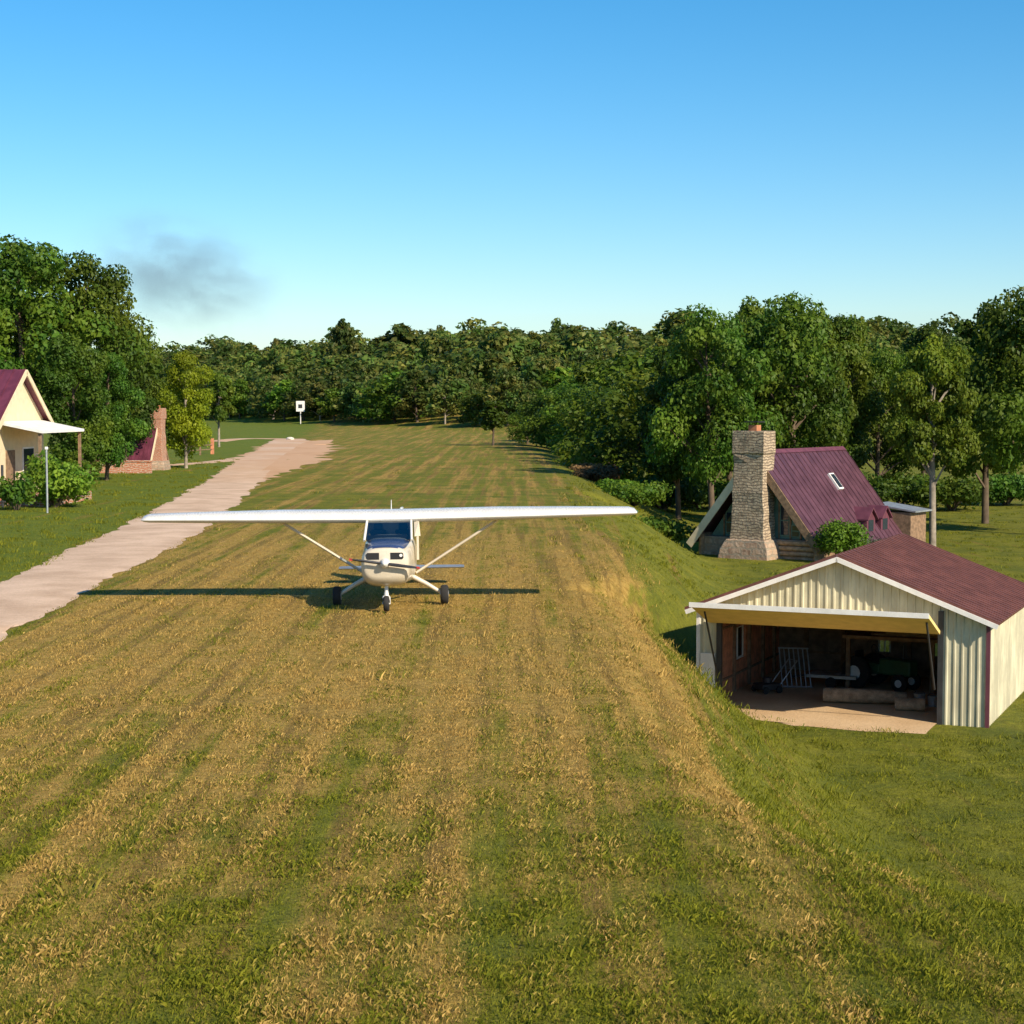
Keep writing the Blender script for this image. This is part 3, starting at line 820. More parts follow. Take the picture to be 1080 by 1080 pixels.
        q = MB(); q.loft([[Vector((s * .08 if False else s * t, 4.35 + a * ch, .50 + b * .09)) for a, b in ((0, 0), (.15, .35), (.5, .4), (1, 0), (.5, -.3), (.15, -.3))] for t, ch in ((.06, .95), (1.2, .72), (1.48, .66), (1.55, .5))]); q.obj('tailplane', M['galv'], root, 40)  # tailplane borrows galvanised grey: its shaded underside put into the colour
    q = MB()
    q.tube([(0, -1.40, .60), (0, -1.47, .28)], .042, 10); q.tube([(0, -1.45, .40), (0, -1.48, .28)], .052, 10)
    for s in (-1, 1):
        q.tube([(s * .02, -1.47, .36), (s * .075, -1.49, .30), (s * .075, -1.52, .17)], .02, 6)
    q.tube([(-.085, -1.52, .17), (.085, -1.52, .17)], .022, 8)
    ns = q.obj('nose_gear_leg', M['white'], root, 60)
    q = MB(); q.wheel((0, -1.52, .17), .17, .115); q.obj('wheel', M['rubber'], ns, 40)
    q = MB(); q.prism([(-.035, 3.75, .95), (-.035, 4.75, 1.98), (-.035, 5.25, 1.98), (-.035, 5.35, .72), (-.035, 4.6, .72)], (.07, 0, 0)); q.obj('tail_fin', M['white'], root, bevel=.02)
    q = MB(); q.tube([(0, .75, 2.10), (0, .8, 2.32)], [.012, .006], 6); q.obj('antenna', M['white'], root)
    return root
aeroplane()

# ------------------------------------------------------------------ A-frame cabin
def aframe(label, loc, rz, scale=1.0, detail=True, L=8.2):
    roofm = M['plumroof'] if detail else M['maroon']; chm = M['stone'] if detail else M['brick']
    t = empty('cabin', label, 'cabin', loc, rz, scale=scale)
    W, ze, zr = 3.75, .62, 5.35
    th = .14
    slope = Vector((W, 0, ze - zr)).normalized()
    for s in (-1, 1):
        q = MB()
        a = Vector((0, -.55, zr)); b = Vector((s * W, -.55, ze)); nrm = Vector((s * (zr - ze), 0, W)).normalized() * th
        q.prism([a, b, b + nrm, a + nrm], (0, L + .55, 0))
        d = b - a
        n = 20
        for i in range(n + 1):                       # standing seams
            y = -.52 + (L + .47) * i / n
            c0 = a + nrm * 1.0 + d * .01; c1 = b + nrm * 1.0
            q.prism([Vector((c0.x, y, c0.z)), Vector((c1.x, y, c1.z)), Vector((c1.x, y, c1.z)) + nrm * .22, Vector((c0.x, y, c0.z)) + nrm * .22], (0, .035, 0))
        ro = q.obj('roof', roofm, t)
        q = MB(); a2 = a + nrm * .2; b2 = b + nrm * .2 + (b - a).normalized() * .12
        q.prism([a2 - nrm * 1.9, b2 - nrm * 1.9, b2 + nrm * .95, a2 + nrm * .95], (0, -.07, 0)); q.obj('barge_board', M['creamwall'] if s < 0 else M['brownwood'], ro)
        if s > 0 and detail:
            # skylight on the slope
            mid = a + d * .36; y0 = L * .60
            u = d.normalized(); rot = Matrix((u, Vector((0, 1, 0)), nrm.normalized())).transposed()
            q = MB(); q.box((mid.x, y0, mid.z) + nrm * 1.3 if False else Vector((mid.x, y0, mid.z)) + nrm * 1.35, (1.05, .55, .14), rot); sk = q.obj('skylight', M['trimwhite'], ro)
            q = MB(); q.box(Vector((mid.x, y0, mid.z)) + nrm * 1.9, (.88, .4, .03), rot); q.obj('pane', M['glass'], sk)
            for y0 in (L * .62, L * .80):        # hooded dormer windows low on the slope
                m2 = a + d * .80
                q = MB(); q.prism([(m2.x - .5, y0 - .5, m2.z - .55), (m2.x - .5, y0 + .5, m2.z - .55), (m2.x - .5, y0 + .5, m2.z + .25), (m2.x - .5, y0, m2.z + .75), (m2.x - .5, y0 - .5, m2.z + .25)], (1.0, 0, 0))
                do = q.obj('dormer', M['maroon2'], t)
                q = MB()
                for k in (-1, 1):
                    q.prism([(m2.x - .9, y0, m2.z + .80), (m2.x - .9, y0 + k * .64, m2.z + .18), (m2.x - .9, y0 + k * .64, m2.z + .26), (m2.x - .9, y0, m2.z + .89)], (1.55, 0, 0))
                q.obj('dormer_roof', M['maroon2'], do)
                q = MB(); q.box((m2.x + .503, y0, m2.z - .1), (.02, .6, .6)); q.obj('window', M['glass'], do)
    q = MB(); q.prism([(-.22, -.56, zr + .02), (0, -.56, zr + .22), (.22, -.56, zr + .02), (0, -.56, zr + .10)], (0, L + .57, 0)); q.obj('ridge_cap', M['maroon2'], t)
    # gable infill
    q = MB(); k = .93
    q.prism([(-W * .80, .38, 1.0), (W * .80, .38, 1.0), (0, .38, zr - .12)], (0, .12, 0)); ga = q.obj('gable_wall', M['greentrim'], t)
    for x in (-2.2, -1.55, 1.05, 1.7, 2.3):
        q = MB(); q.box((x, .35, (1.0 + 1.0 + (1 - abs(x) / (W * .80)) * (zr - 1.1)) / 2), (.09, .07, (1 - abs(x) / (W * .80)) * (zr - 1.1)))
        q.obj('batten', M['brownwood'], ga)
    for x, w_, z0, z1 in ((1.38, .56, 1.15, 2.75), (2.0, .5, 1.1, 1.75), (-1.86, .5, 1.15, 2.3)):
        q = MB(); q.b2((x - w_ / 2, .33, z0), (x + w_ / 2, .375, z1)); wi = q.obj('window', M['greentrim'], ga)
        q = MB(); q.b2((x - w_ / 2 + .06, .315, z0 + .06), (x + w_ / 2 - .06, .328, (z0 + z1) / 2 - .03)).b2((x - w_ / 2 + .06, .315, (z0 + z1) / 2 + .03), (x + w_ / 2 - .06, .328, z1 - .06)); q.obj('pane', M['glass'], wi)
    # stone plinth and logs under the gable
    q = MB(); q.b2((-W * .88, .02, -.3), (W * .88, .45, .98)); q.obj('plinth', M['stonebase'], t, bevel=.04)
    q = MB()
    for i in range(3):
        q.tube([(1.15, -.02, .28 + i * .27), (W * .93, -.02, .28 + i * .27)], .125, 10)
    q.obj('wall_log', M['logend'], t, 50)
    for s in (-1, 1):
        q = MB(); q.tube([(s * W * .90, .05, -.2), (s * W * .90, .05, 1.05)], .17, 10); q.obj('corner_log', M['logend'], t, 50)
        q = MB(); q.tube([(s * W * .9, -.4, 1.0), (s * W * .9, 1.0, 1.0)], .13, 10); q.obj('eave_log', M['logend'], t, 50)
    q = MB(); q.b2((-W * .86, .5, -.3), (W * .86, L - .2, .64)); q.obj('side_wall', M['brownwood'], t)
    q = MB(); q.prism([(-W * .80, L - .3, .5), (W * .80, L - .3, .5), (0, L - .3, zr - .1)], (0, .1, 0)); q.obj('rear_wall', M['greentrim'], t)
    # chimney: wide rough base, narrower stack
    q = MB()
    rr = random.Random(4)
    def ring(x0, x1, y0, y1, z, j=.03):
        return [Vector((x, y, z)) + Vector((rr.uniform(-j, j), rr.uniform(-j, j), 0)) for x, y in ((x0, y0), ((x0 + x1) / 2, y0), (x1, y0), (x1, (y0 + y1) / 2), (x1, y1), (x0, y1))]
    rs = [ring(-1.6, 1.4, -1.45, .1, -.3), ring(-1.45, 1.3, -1.4, .1, .45), ring(-1.2, 1.1, -1.28, .1, .98)]
    q.loft(rs); ch = q.obj('chimney', M['stonebase'], t, bevel=.05)
    q = MB()
    rs = [ring(-1.08, 1.0, -1.15, .15, .9)] + [ring(-.98 + .015 * i, .92 - .015 * i, -1.08 + .01 * i, .15, 1.4 + i * .5, .035) for i in range(8)] + [ring(-.90, .84, -1.05, .15, 5.35), ring(-.96, .90, -1.1, .2, 5.42), ring(-.96, .90, -1.1, .2, 6.55)]
    q.loft(rs); q.obj('chimney_stack', chm, ch, bevel=.03)
    q = MB(); q.b2((-.25, -.65, 6.5), (.25, -.2, 6.85)); q.obj('flue', M['flue'], ch, bevel=.02)
    q = MB(); q.b2((-.4, -.8, 6.98), (.4, -.05, 7.04)); q.tube([(-.2, -.6, 6.85), (-.2, -.6, 6.98)], .02, 6); q.tube([(.2, -.3, 6.85), (.2, -.3, 6.98)], .02, 6); q.obj('chimney_cap', M['black'], ch)
    if detail:
        q = MB(); q.b2((W * .55, L - .2, -.2), (W * 1.12, L + 1.8, 2.0)); an = q.obj('annex', M['brownwood'], t)
        q = MB(); q.prism([(W * .5, L - .25, 2.35), (W * 1.2, L - .25, 2.02), (W * 1.2, L - .25, 2.10), (W * .5, L - .25, 2.45)], (0, 2.2, 0)); q.obj('annex_roof', M['galv'], an)
    return t

cab_y = 92.0
cx = lat(800, cab_y)
aframe('A-frame cabin with a tall stone chimney, maroon metal roof and skylight, among trees', (cx, cab_y, -DROP), R(-37), 1.0, L=9.6)
cz = -DROP
shrub(lat(888, 89), 89, 2.7, 2.5, 'leaf_shrub', 'round bright green bush against the maroon roof of the chimney cabin', seed=301, n=5200, leaf=.075)
shrub(lat(922, 91.5), 91.5, 2.0, 1.5, 'leaf_grey', 'pale grey green shrub right of the bright round bush', seed=302, n=2200, leaf=.06)
shrub(lat(952, 92), 92, 1.8, 1.3, 'leaf_grey', 'sparse greyish shrub furthest right of the chimney cabin', seed=303, n=1300, leaf=.06)
# small cabin on the left
p = gpt(166, 496)
aframe('small A-frame cabin with maroon roof and brick chimney half hidden by dark trees', (p.x - .4, p.y + 1.0, 0), R(86), .66, False, 7.5)
q = MB(); a = gpt(104, 499); b = gpt(160, 499)
q.b2((a.x, a.y - .2, -.1), (b.x, a.y + .2, .75)).b2((a.x - .05, a.y - .26, .752), (b.x + .05, a.y + .26, .85))
tag(q.obj('brick_wall', M['brick'], bevel=.02), 'low red brick wall left of the small red-roofed cabin', 'wall')

# ------------------------------------------------------------------ cream house at the left edge
def house():
    p = gpt(-4, 534)
    t = empty('house', 'cream gabled house with maroon roof at the left edge', 'house', (p.x, p.y, 0), R(84))
    # local: gable in the plane y=0 facing -y; near corner at x=0, far corner at x=W; house runs to +y
    W, ze, zr, L = 6.0, 3.9, 6.15, 11.0
    q = MB(); q.prism([(0, 0, -.2), (W, 0, -.2), (W, 0, ze), (W / 2, 0, zr - .1), (0, 0, ze)], (0, L, 0)); w = q.obj('wall', M['creamwall'], t)
    q = MB()
    for k in range(22):
        q.box((.02 - .0, L * (k + .5) / 22, ze / 2), (.06, .04, ze))
    for s in (0, 1):
        a = Vector((W / 2, -.35, zr)); e = Vector((-.45 if s == 0 else W + .45, -.35, ze - .33))
        q2 = MB(); nrm = Vector(((zr - ze) * (-1 if s == 0 else 1), 0, W / 2)).normalized() * .12
        q2.prism([a, e, e + nrm, a + nrm], (0, L + .6, 0))
        d = e - a
        for i in range(24):
            y = -.3 + (L + .5) * i / 24
            q2.prism([Vector((a.x, y, a.z)) + nrm, Vector((e.x, y, e.z)) + nrm, Vector((e.x, y, e.z)) + nrm * 1.3, Vector((a.x, y, a.z)) + nrm * 1.3], (0, .04, 0))
        ro = q2.obj('roof', M['maroon'], t)
        q3 = MB(); q3.prism([a - nrm * 1.1, e - nrm * 1.1, e + nrm * .9, a + nrm * .9], (0, -.05, 0)); q3.obj('barge_board', M['creamwall'], ro)
    q.obj('batten', M['creamwall'], w)
    # porch against the gable end
    q = MB(); q.prism([(.2, -.02, ze - .05), (5.8, -.02, ze - .05), (5.8, -.02, ze - .17), (.2, -.02, ze - .17)], (0, -2.1, -.42)); pr = q.obj('porch_awning', M['trimwhite'], t)
    for x in (.4, 5.6):
        q = MB(); q.box((x, -1.95, 1.65), (.12, .12, 3.3)); q.obj('porch_post', M['brownwood'], pr)
    q = MB(); q.b2((0.1, -2.4, -.1), (5.9, -.01, .42)); q.obj('porch_floor', M['brick'], t)
    q = MB(); q.b2((1.2, -.06, .42), (2.2, -.003, 2.5)); d = q.obj('door', M['brownwood'], t)
    q = MB(); q.b2((3.2, -.05, 1.2), (4.6, -.003, 2.6)); wi = q.obj('window', M['trimwhite'], t)
    q = MB(); q.b2((3.28, -.07, 1.28), (4.52, -.052, 2.52)); q.obj('pane', M['glass'], wi)
    q = MB(); q.b2((-.05, 2.0, 1.2), (-.003, 3.4, 2.6)); wi = q.obj('window', M['trimwhite'], t)
    q = MB(); q.b2((-.07, 2.08, 1.28), (-.052, 3.32, 2.52)); q.obj('pane', M['glass'], wi)
    return t
house()
p = gpt(58, 535); shrub(p.x, p.y, 3.2, 3.0, 'leaf_mid', 'large leafy green bush in front of the porch', seed=310, n=4200, leaf=.10)
p = gpt(17, 538); shrub(p.x, p.y, 1.6, 2.0, 'leaf_dark', 'small dark bush at the corner of the cream house', seed=311, n=1600, leaf=.09)
p = gpt(50, 541); q = MB(); q.tube([(0, 0, -.1), (0, 0, 2.7)], .045, 10); root = empty('lamp_post', 'thin pale post standing on the lawn in front of the porch', 'post', (p.x, p.y, 0))
q.obj('pole', M['galv'], root, 50); q = MB(); q.b2((-.06, -.06, 2.7), (.06, .06, 2.82)); q.obj('post_cap', M['trimwhite'], root, bevel=.02)
p = gpt(3, 535); q = MB(); q.tube([(0, 0, -.1), (0, 0, 1.9)], .06, 10); tag(q.obj('pipe', M['dsteel'], None, 50, p), 'dark vertical pipe against the cream house wall', 'pipe')
p = gpt(63, 530); q = MB(); q.blob((0, 0, .12), (.45, .3, .22), jit=.12, seed=4); tag(q.obj('rock', M['rock'], None, None, p), 'pale rock at the foot of the porch', 'rock')
p = gpt(306, 464); q = MB(); q.blob((0, 0, .12), (.5, .35, .25), jit=.15, seed=6); tag(q.obj('rock', M['rock'], None, None, p), 'pale boulder beside the end of the gravel road', 'rock')
# fence by the yellow-green tree
a = gpt(198, 481); b = gpt(224, 479)
root = empty('rail_fence', 'short dark rail fence ending in a reddish post below the yellow green tree', 'fence', a)
d = b - a
for i, t_ in enumerate((0, .5)):
    q = MB(); q.b2((d.x * t_ - .07, d.y * t_ - .07, -.1), (d.x * t_ + .07, d.y * t_ + .07, 1.15)); q.obj('post', M['brownwood'], root)
q = MB(); q.b2((d.x - .14, d.y - .14, -.1), (d.x + .14, d.y + .14, 1.45)); o = q.obj('post', M['redwood'], root); o['label'] = 'thick reddish end post'
for z in (.45, .85):
    q = MB(); q.tube([(0, 0, z), (d.x, d.y, z)], .05, 6); q.obj('rail', M['brownwood'], root)
# white marker board at the far end
p = gpt(317, 448.5); s = (p.y / F)
root = empty('marker_sign', 'white square board with a dark middle on a post by the far wood', 'sign', p, 0)
q = MB(); q.tube([(0, .1, -.3), (0, .1, 22 * s)], .5 * s, 8); q.obj('post', M['trimwhite'], root)
q = MB(); q.b2((-4.5 * s, -.05, 14.5 * s), (4.5 * s, .05, 25.5 * s)); bd = q.obj('board', M['trimwhite'], root)
q = MB(); q.b2((-2.2 * s, -.09, 18 * s), (2.0 * s, -.055, 22 * s)); q.obj('panel', M['dsteel'], bd)

# ------------------------------------------------------------------ hangar
def ribbed(poly_top, x0, x1, y, z0, mb, pitch=.22, face=-1):
    """a ribbed sheet in the plane y, between x0 and x1, from z0 up to poly_top(x)"""
    n = max(1, int(round((x1 - x0) / pitch))); xs = []
    for i in range(n):
        a = x0 + (x1 - x0) * i / n; w = (x1 - x0) / n
        xs += [(a, 0), (a + w * .62, 0), (a + w * .70, .03), (a + w * .90, .03), (a + w * .98, 0)]
    xs.append((x1, 0))
    vs = []; fs = []
    for x, d in xs:
        vs.append((x, y + face * d, z0(x) if callable(z0) else z0)); vs.append((x, y + face * d, poly_top(x)))
    for i in range(len(xs) - 1):
        fs.append((2 * i, 2 * i + 2, 2 * i + 3, 2 * i + 1))
    mb.add(vs, fs)

def hangar():
    W, ze, zr, L = 8.0, 2.8, 4.35, 8.0
    y0 = HY0; x0 = HX0
    t = empty('hangar', 'cream ribbed metal hangar with its wide overhead door standing open', 'hangar', (x0, y0, -DROP), HANG, scale=HS)
    xl, xr, zo = .62, 6.75, 2.45
    top = lambda x: ze + (zr - ze) * (1 - abs(x - W / 2) / (W / 2))
    def solid(o, th=.04, off=1):
        m = o.modifiers.new('s', 'SOLIDIFY'); m.thickness = th; m.offset = off; return o
    q = MB(); ribbed(top, 0, xl, 0, -.1, q); ribbed(top, xr, W, 0, -.1, q); ribbed(top, xl, xr, 0, zo, q); fw = solid(q.obj('front_wall', M['hangarwall'], t))
    # side and back walls (outside skins)
    for nm, xx in (('side_wall', W), ('side_wall', 0.0)):
        q = MB(); n = 36
        vs = []; fs = []
        for i in range(n + 1):
            for k, d in ((0, 0), (.7, 0), (.8, .03), (.95, .03)):
                y = L * min(1, (i + k) / n); vs += [(xx + (d if xx else -d), y, -.1), (xx + (d if xx else -d), y, ze)]
        for i in range(len(vs) // 2 - 1): fs.append((2 * i, 2 * i + 2, 2 * i + 3, 2 * i + 1))
        if xx == W:
            q.add(vs, fs); solid(q.obj(nm, M['hangarwall'], t))
        else:
            q.add(vs, fs); sw = q.obj(nm, M['hangarwall'], t)
    # roof
    for s in (-1, 1):
        q = MB(); a = Vector((W / 2, -.3, zr + .05)); e = Vector((W / 2 + s * (W / 2 + .3), -.3, ze - .04)); nn = Vector((s * (zr - ze), 0, W / 2)).normalized() * .07
        q.prism([a, e, e + nn, a + nn], (0, L + .6, 0))
        for i in range(26):
            y = -.26 + (L + .5) * i / 25
            q.prism([Vector((a.x, y, a.z)) + nn, Vector((e.x, y, e.z)) + nn, Vector((e.x, y, e.z)) + nn * 1.4, Vector((a.x, y, a.z)) + nn * 1.4], (0, .035, 0))
        ro = q.obj('roof', M['rustroof'], t)
        q = MB(); q.prism([a - nn * 1.5, e - nn * 1.5, e + nn * .3, a + nn * .3], (0, -.04, 0)); q.obj('barge_board', M['trimwhite'], ro)
    # inner linings: red-brown boards left, dark boards right and back, with windows left open to the light
    def framed(nm, mat, x, ys, zs, holes, axis_):
        pass
    q = MB()
    wy0, wy1, wz0, wz1 = 2.9, 4.1, .9, 1.9
    for a, b in (((.10, .12, 0), (.16, wy0, ze)), ((.10, wy1, 0), (.16, L - .12, ze)), ((.10, wy0, 0), (.16, wy1, wz0)), ((.10, wy0, wz1), (.16, wy1, ze))):
        q.b2(a, b)
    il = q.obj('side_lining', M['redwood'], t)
    for y in (1.4, 2.75, 4.3, 5.8, 7.1):
        q = MB(); q.b2((.163, y, 0), (.25, y + .1, ze)); q.obj('stud', M['brownwood'], il)
    for z in (.5, 2.0, 2.4): q = MB(); q.b2((.164, .14, z), (.2, L - .22, z + .06)); q.obj('rail', M['brownwood'], il)
    q = MB(); q.b2((-.03, wy0 - .06, wz0 - .06), (-.045, wy1 + .06, wz1 + .06))
    # the left outer skin is cut for the window by building it in four pieces
    sw.data = MB().b2((0, 0, -.1), (.04, wy0, ze)).b2((0, wy1, -.1), (.04, L, ze)).b2((0, wy0, -.1), (.04, wy1, wz0)).b2((0, wy0, wz1), (.04, wy1, ze)).mesh('side_wall', M['hangarwall'])
    q = MB()
    for a, b in (((.045, wy0, wz0), (.095, wy0 + .06, wz1)), ((.045, wy1 - .06, wz0), (.095, wy1, wz1)), ((.045, (wy0 + wy1) / 2 - .03, wz0), (.095, (wy0 + wy1) / 2 + .03, wz1)), ((.045, wy0 + .06, wz0), (.095, wy1 - .06, wz0 + .06)), ((.045, wy0 + .06, wz1 - .06), (.095, wy1 - .06, wz1))):
        q.b2(a, b)
    wf = q.obj('window', M['trimwhite'], il)
    q = MB(); q.b2((.066, wy0 + .05, wz0 + .05), (.070, wy1 - .05, wz1 - .05)); q.obj('pane', M['skyglass'], wf)
    # back wall with three windows
    holes = [(3.35, 3.75, .75, 1.45), (5.05, 5.5, .7, 1.45), (5.9, 6.6, 1.75, 2.4)]
    q = MB(); xs = [.0]
    for h in holes: xs += [h[0], h[1]]
    xs.append(W)
    for i in range(len(xs) - 1):
        a, b = xs[i], xs[i + 1]
        if i % 2 == 0: q.b2((a, L - .08, -.1), (b, L, ze))
        else:
            h = holes[i // 2]; q.b2((a, L - .08, -.1), (b, L, h[2])); q.b2((a, L - .08, h[3]), (b, L, ze))
    q.prism([(0, L - .08, ze), (W, L - .08, ze), (W / 2, L - .08, zr)], (0, .08, 0))
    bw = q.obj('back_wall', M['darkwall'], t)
    for h in holes:
        q = MB(); q.b2((h[0], L - .06, h[2]), (h[0] + .05, L - .02, h[3])).b2((h[1] - .05, L - .06, h[2]), (h[1], L - .02, h[3])).b2(((h[0] + h[1]) / 2 - .02, L - .06, h[2]), ((h[0] + h[1]) / 2 + .02, L - .02, h[3])); wi = q.obj('window', M['trimwhite'], bw)
        q = MB(); q.b2((h[0] + .04, L - .045, h[2]), (h[1] - .04, L - .04, h[3])); q.obj('pane', M['skyglass'], wi)
    for x in (1.0, 2.2, 4.3, 5.8, 7.0): q = MB(); q.b2((x, L - .2, 0), (x + .12, L - .083, ze)); q.obj('stud', M['brownwood'], bw)
    for z in (.6, 1.6): q = MB(); q.b2((.3, L - .16, z), (3.2, L - .084, z + .06)); q.obj('rail', M['brownwood'], bw)
    # loft
    q = MB(); q.b2((3.0, 4.6, 1.56), (W - .1, L - .2, 1.66)); lf = q.obj('loft', M['brownwood'], t)
    for x in (3.1, 5.6, 7.6): q = MB(); q.b2((x, 4.65, 0), (x + .12, 4.77, 1.56)); q.obj('loft_post', M['brownwood'], lf)
    # opening trim
    q = MB(); q.b2((xl - .08, -.06, -.1), (xl + .06, .05, zo + .0)); q.obj('door_jamb', M['dsteel'], t)
    q = MB(); q.b2((xr - .06, -.06, -.1), (xr + .08, .05, zo + .6)); q.obj('door_jamb', M['dsteel'], t)
    q = MB(); q.b2((xl - .08, -.08, zo + .002), (xr - .07, -.035, zo + .12)); q.obj('door_header', M['dsteel'], t)
    # the door: one wide panel swung out and up from the header
    ang = R(21); Ld = 1.75
    hinge = Vector((0, -.1, zo - .02)); dv = Vector((0, -math.cos(ang), math.sin(ang))) * Ld; nn = Vector((0, math.sin(ang), math.cos(ang))) * .10
    q = MB(); q.prism([hinge + Vector((xl - .3, 0, 0)), hinge + dv + Vector((xl - .3, 0, 0)), hinge + dv + nn + Vector((xl - .3, 0, 0)), hinge + nn + Vector((xl - .3, 0, 0))], (xr - xl + .3, 0, 0)); dr = q.obj('overhead_door', M['doorpanel'], t)
    q = MB(); e = hinge + dv; q.b2((xl - .32, e.y - .05, e.z - .02), (xr + .02, e.y - .004, e.z + .11)); q.obj('door_edge', M['trimwhite'], dr)
    for x in (xl - .02, xr - .12):
        q = MB(); q.tube([(x, -.12, .95), tuple(hinge + dv * .75 + Vector((x, 0, -.03)))], .03, 6); q.obj('door_arm', M['dsteel'], dr)
    # small personnel door left of the opening
    q = MB(); q.b2((.08, -.075, -.02), (.50, -.035, 1.55)); pd = q.obj('door', M['trimwhite'], t)
    q = MB(); q.b2((.42, -.10, .75), (.46, -.077, .80)); q.obj('handle', M['dsteel'], pd)
    for xx in (0, W):
        q = MB(); q.b2((xx - .05, -.05, -.1), (xx + .05, .05, ze + .0)); q.obj('corner_trim', M['trimwhite'] if xx == 0 else M['maroon2'], t)
    q = MB(); q.b2((.17, .02, -.1), (W - .05, L - .1, .035)); q.obj('floor', M['yarddirt'], t)
    mw = t.matrix_basis.copy()
    mw = Matrix.Translation(t.location) @ Matrix.Rotation(HANG, 4, 'Z') @ Matrix.Scale(HS, 4)
    return t, mw
ht, HM = hangar()
def hin(x, y, z=.04): return HM @ Vector((x, y, z))
HR = HANG
# things kept inside the hangar
q = MB(); rr = random.Random(2)
q.tube([(0, 0, .2), (.7, .1, .21), (1.5, .28, .2), (2.1, .45, .19)], [.19, .2, .18, .15], 12); o = q.obj('log', M['log'], None, 50, hin(3.1, 2.0)); o.rotation_euler.z = HR; tag(o, 'long cut log lying on the hangar floor', 'log')
q = MB(); q.tube([(0, 0, .17), (.75, .12, .17)], [.17, .165], 12); o = q.obj('log', M['log'], None, 50, hin(5.25, 1.5)); o.rotation_euler.z = HR; tag(o, 'short thick cut log by the right side of the hangar opening', 'log')
def bucket(x, y, r, h, lb):
    e = empty('bucket', lb, 'bucket', hin(x, y), HR)
    q = MB(); q.tube([(0, 0, 0), (0, 0, h)], [r * .82, r], 14); q.obj('body', M['galv'], e, 50)
    q = MB(); q.tube([(-r, 0, h * .9), (-r * .6, .0, h * 1.18), (r * .6, 0, h * 1.18), (r, 0, h * .9)], .01, 5); q.obj('handle', M['dsteel'], e)
bucket(5.72, 2.55, .16, .32, 'grey metal bucket behind the short log in the hangar'); bucket(6.08, 2.6, .14, .27, 'smaller grey bucket in the right corner of the hangar')
# tractor
e = empty('tractor', 'old dark green tractor parked at the back of the hangar', 'tractor', hin(4.0, 5.2), HR + R(70))
q = MB(); q.b2((-.22, -1.1, .42), (.22, -.1, .86)).b2((-.16, -.1, .4), (.16, .75, .7)); q.obj('body', M['tractor'], e, bevel=.05)
q = MB(); q.b2((-.2, .35, .72), (.2, .7, .78)).b2((-.2, .64, .78), (.2, .7, 1.0)); q.obj('seat', M['black'], e, bevel=.02)
q = MB(); q.tube([(.1, -.7, .86), (.1, -.7, 1.3)], .025, 8); q.obj('exhaust', M['dsteel'], e)
q = MB(); q.tube([(0, 0, .8), (0, .15, 1.05)], .015, 6); q.tube([(.16 * math.cos(a_), .15 + .05 * math.sin(a_), 1.05 + .15 * math.sin(a_)) for a_ in [i * PI / 6 for i in range(13)]], .014, 5); q.obj('steering_wheel', M['black'], e)
for s in (-1, 1):
    q = MB(); q.wheel((s * .48, .45, .45), .45, .24); w_ = q.obj('wheel', M['rubber'], e, 40); q = MB(); q.tube([(s * .48 - .125, .45, .45), (s * .48 + .125, .45, .45)], .2, 14); q.obj('rim', M['trimwhite'], w_)
    q = MB(); q.wheel((s * .34, -.85, .25), .25, .14); w_ = q.obj('wheel', M['rubber'], e, 40); q = MB(); q.tube([(s * .34 - .075, -.85, .25), (s * .34 + .075, -.85, .25)], .11, 12); q.obj('rim', M['trimwhite'], w_)
# flat trailer, cart, leaning rack
e = empty('flat_trailer', 'low pale flat trailer left of the green tractor in the hangar', 'trailer', hin(2.7, 4.9), HR)
q = MB(); q.b2((-.7, -.4, .28), (.7, .4, .36)); q.obj('deck', M['galv'], e)
for s in (-1, 1):
    q = MB(); q.wheel((0, 0, .16), .16, .1); w_ = q.obj('wheel', M['rubber'], e, 40, (0, s * .0, 0)); w_.rotation_euler.z = R(90); w_.location = (0, s * .42, 0)
q = MB(); q.tube([(-.7, 0, .3), (-1.2, 0, .2)], .03, 6); q.obj('drawbar', M['dsteel'], e)
e = empty('push_mower', 'small dark push mower by the left wall of the hangar', 'mower', hin(1.15, 3.0), HR + R(-40))
q = MB(); q.b2((-.25, -.3, .1), (.25, .3, .26)).tube([(0, 0, .26), (0, 0, .42)], .13, 12); q.obj('deck', M['dsteel'], e, bevel=.02)
q = MB(); q.tube([(-.2, .28, .2), (-.2, .85, .85), (.2, .85, .85), (.2, .28, .2)], .018, 6); q.obj('handle', M['steel'], e)
for sx in (-1, 1):
    for sy in (-1, 1):
        q = MB(); q.wheel((sx * .28, sy * .22, .1), .1, .05); q.obj('wheel', M['rubber'], e, 40)
e = empty('metal_rack', 'grey slatted metal rack leaning beside the left wall of the hangar', 'rack', hin(1.75, 4.2), HR + R(15))
q = MB()
for i in range(7): q.tube([(-.4 + i * .13, .0, 0), (-.4 + i * .13 - .12, .45, 1.05)], .018, 5)
q.obj('slats', M['galv'], e)
q = MB(); q.tube([(-.42, 0, .03), (.42, 0, .03)], .025, 6); q.tube([(-.55, .45, 1.05), (.3, .45, 1.05)], .025, 6); q.obj('frame', M['galv'], e)
for k in range(5):
    q = MB(); q.b2((-1.3 + (k % 2) * .12, -.06, 0), (1.3, .06, .05)); o = q.obj('plank', M['logend'], None, None, hin(5.2 + .1 * k, 5.0 + (k % 3) * .16, 1.664 + (k // 3) * .052)); o.rotation_euler.z = HR
    tag(o, 'pale plank stored flat on the loft of the hangar', 'plank', 'planks stored on the hangar loft')
# bare yard in front of the hangar
a = HM @ Vector((.7, -.5, 0)); b = HM @ Vector((6.7, -.5, 0))
strip('yard', [(a.x, a.y, 1.0), ((a.x + b.x) / 2, (a.y + b.y) / 2, 1.35), (b.x, b.y, 1.0)], M['yarddirt'], .02, .25, .4, 4)

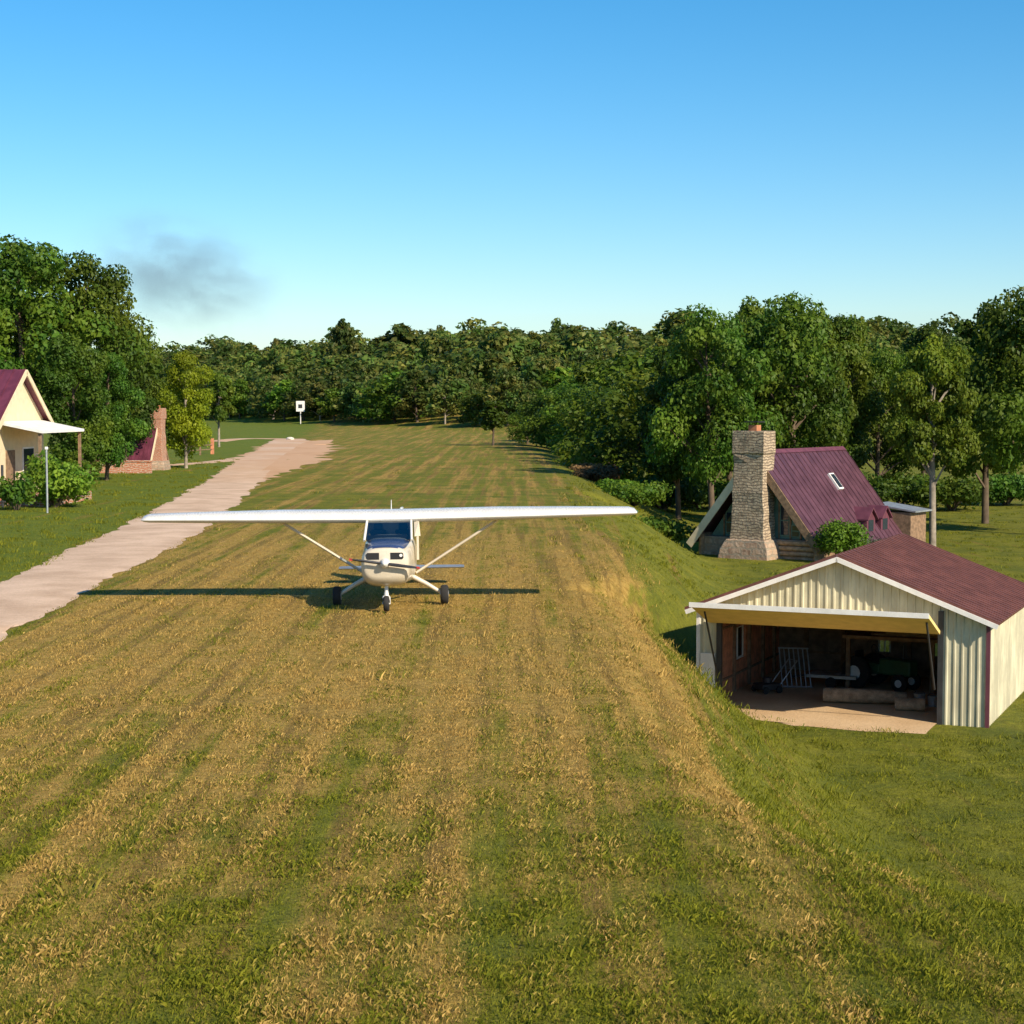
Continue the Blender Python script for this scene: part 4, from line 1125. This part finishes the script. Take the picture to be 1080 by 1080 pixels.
# ------------------------------------------------------------------ smoke drifting over the trees at left
def smoke():
    y = 260.0; x = lat(190, y); z = CAMH + (HOR - 290) / F * y
    mb = MB(); mb.blob((0, 0, 0), (19, 5, 11), 24, 14)
    m = bpy.data.materials.new('smoke'); m.use_nodes = True; nt = NT(m)
    nt.n.remove(nt.n['Principled BSDF'])
    v = nt.new('ShaderNodeVolumePrincipled'); v.inputs['Color'].default_value = (.42, .46, .55, 1); v.inputs['Anisotropy'].default_value = .1
    tc = nt.new('ShaderNodeTexCoord').outputs['Object']
    ln = nt.new('ShaderNodeVectorMath', operation='LENGTH'); nt.link(nt.scalev(tc, (1 / 19, 1 / 5, 1 / 11)), ln.inputs[0])
    fall = nt.math('SUBTRACT', 1.0, nt.ramp(ln.outputs['Value'], .15, .95))
    nz = nt.noise(nt.scalev(tc, (.12, .2, .22)), 1.0, 4, .6)
    nt.link(nt.math('MULTIPLY', nt.math('MULTIPLY', fall, nt.ramp(nz, .30, .66)), .20), v.inputs['Density'])
    nt.link(v.outputs[0], nt.n['Material Output'].inputs['Volume'])
    o = mb.obj('smoke', m, None, 80, (x, y, z)); o.rotation_euler = (0, R(14), 0)
    tag(o, 'thin dark grey smoke drifting in the sky behind the left trees', 'smoke', kind='stuff')
smoke()

# ------------------------------------------------------------------ light, sky, camera
EL, AZ = R(33), R(137)          # azimuth clockwise from +y: sun to the right and a little behind the camera
w = bpy.data.worlds.new('World'); SC.world = w; w.use_nodes = True
nt = w.node_tree; bg = nt.nodes['Background']
sky = nt.nodes.new('ShaderNodeTexSky'); sky.sky_type = 'NISHITA'; sky.sun_disc = False
sky.sun_elevation = EL; sky.sun_rotation = AZ; sky.air_density = 1.0; sky.dust_density = 0.6; sky.ozone_density = 4.0; sky.altitude = 300
hs = nt.nodes.new('ShaderNodeHueSaturation'); hs.inputs['Saturation'].default_value = 1.36; hs.inputs['Hue'].default_value = .494; hs.inputs['Value'].default_value = .74
nt.links.new(sky.outputs[0], hs.inputs['Color']); nt.links.new(hs.outputs[0], bg.inputs['Color'])
bg.inputs['Strength'].default_value = .112
sd = bpy.data.lights.new('sun', 'SUN'); sd.energy = 3.8; sd.angle = R(.5); sd.color = (1.0, .87, .68)
so = bpy.data.objects.new('sun', sd); COL.objects.link(so)
S = Vector((math.sin(AZ) * math.cos(EL), math.cos(AZ) * math.cos(EL), math.sin(EL)))
so.rotation_euler = (-S).to_track_quat('-Z', 'Y').to_euler(); so.location = (30, -20, 40)
cd = bpy.data.cameras.new('camera'); cd.sensor_width = 36; cd.lens = F / 1080 * 36; cd.clip_start = .1; cd.clip_end = 6000
co = bpy.data.objects.new('camera', cd); COL.objects.link(co); co.location = (0, 0, CAMH); co.rotation_euler = (R(90) - PITCH, 0, 0)
SC.camera = co
vs = SC.view_settings; vs.view_transform = 'Standard'; vs.look = 'None'; vs.exposure = 0.90; vs.gamma = 1.0
SC.cycles.volume_step_rate = 2.0
SC.cycles.max_bounces = 8; SC.cycles.transparent_max_bounces = 8
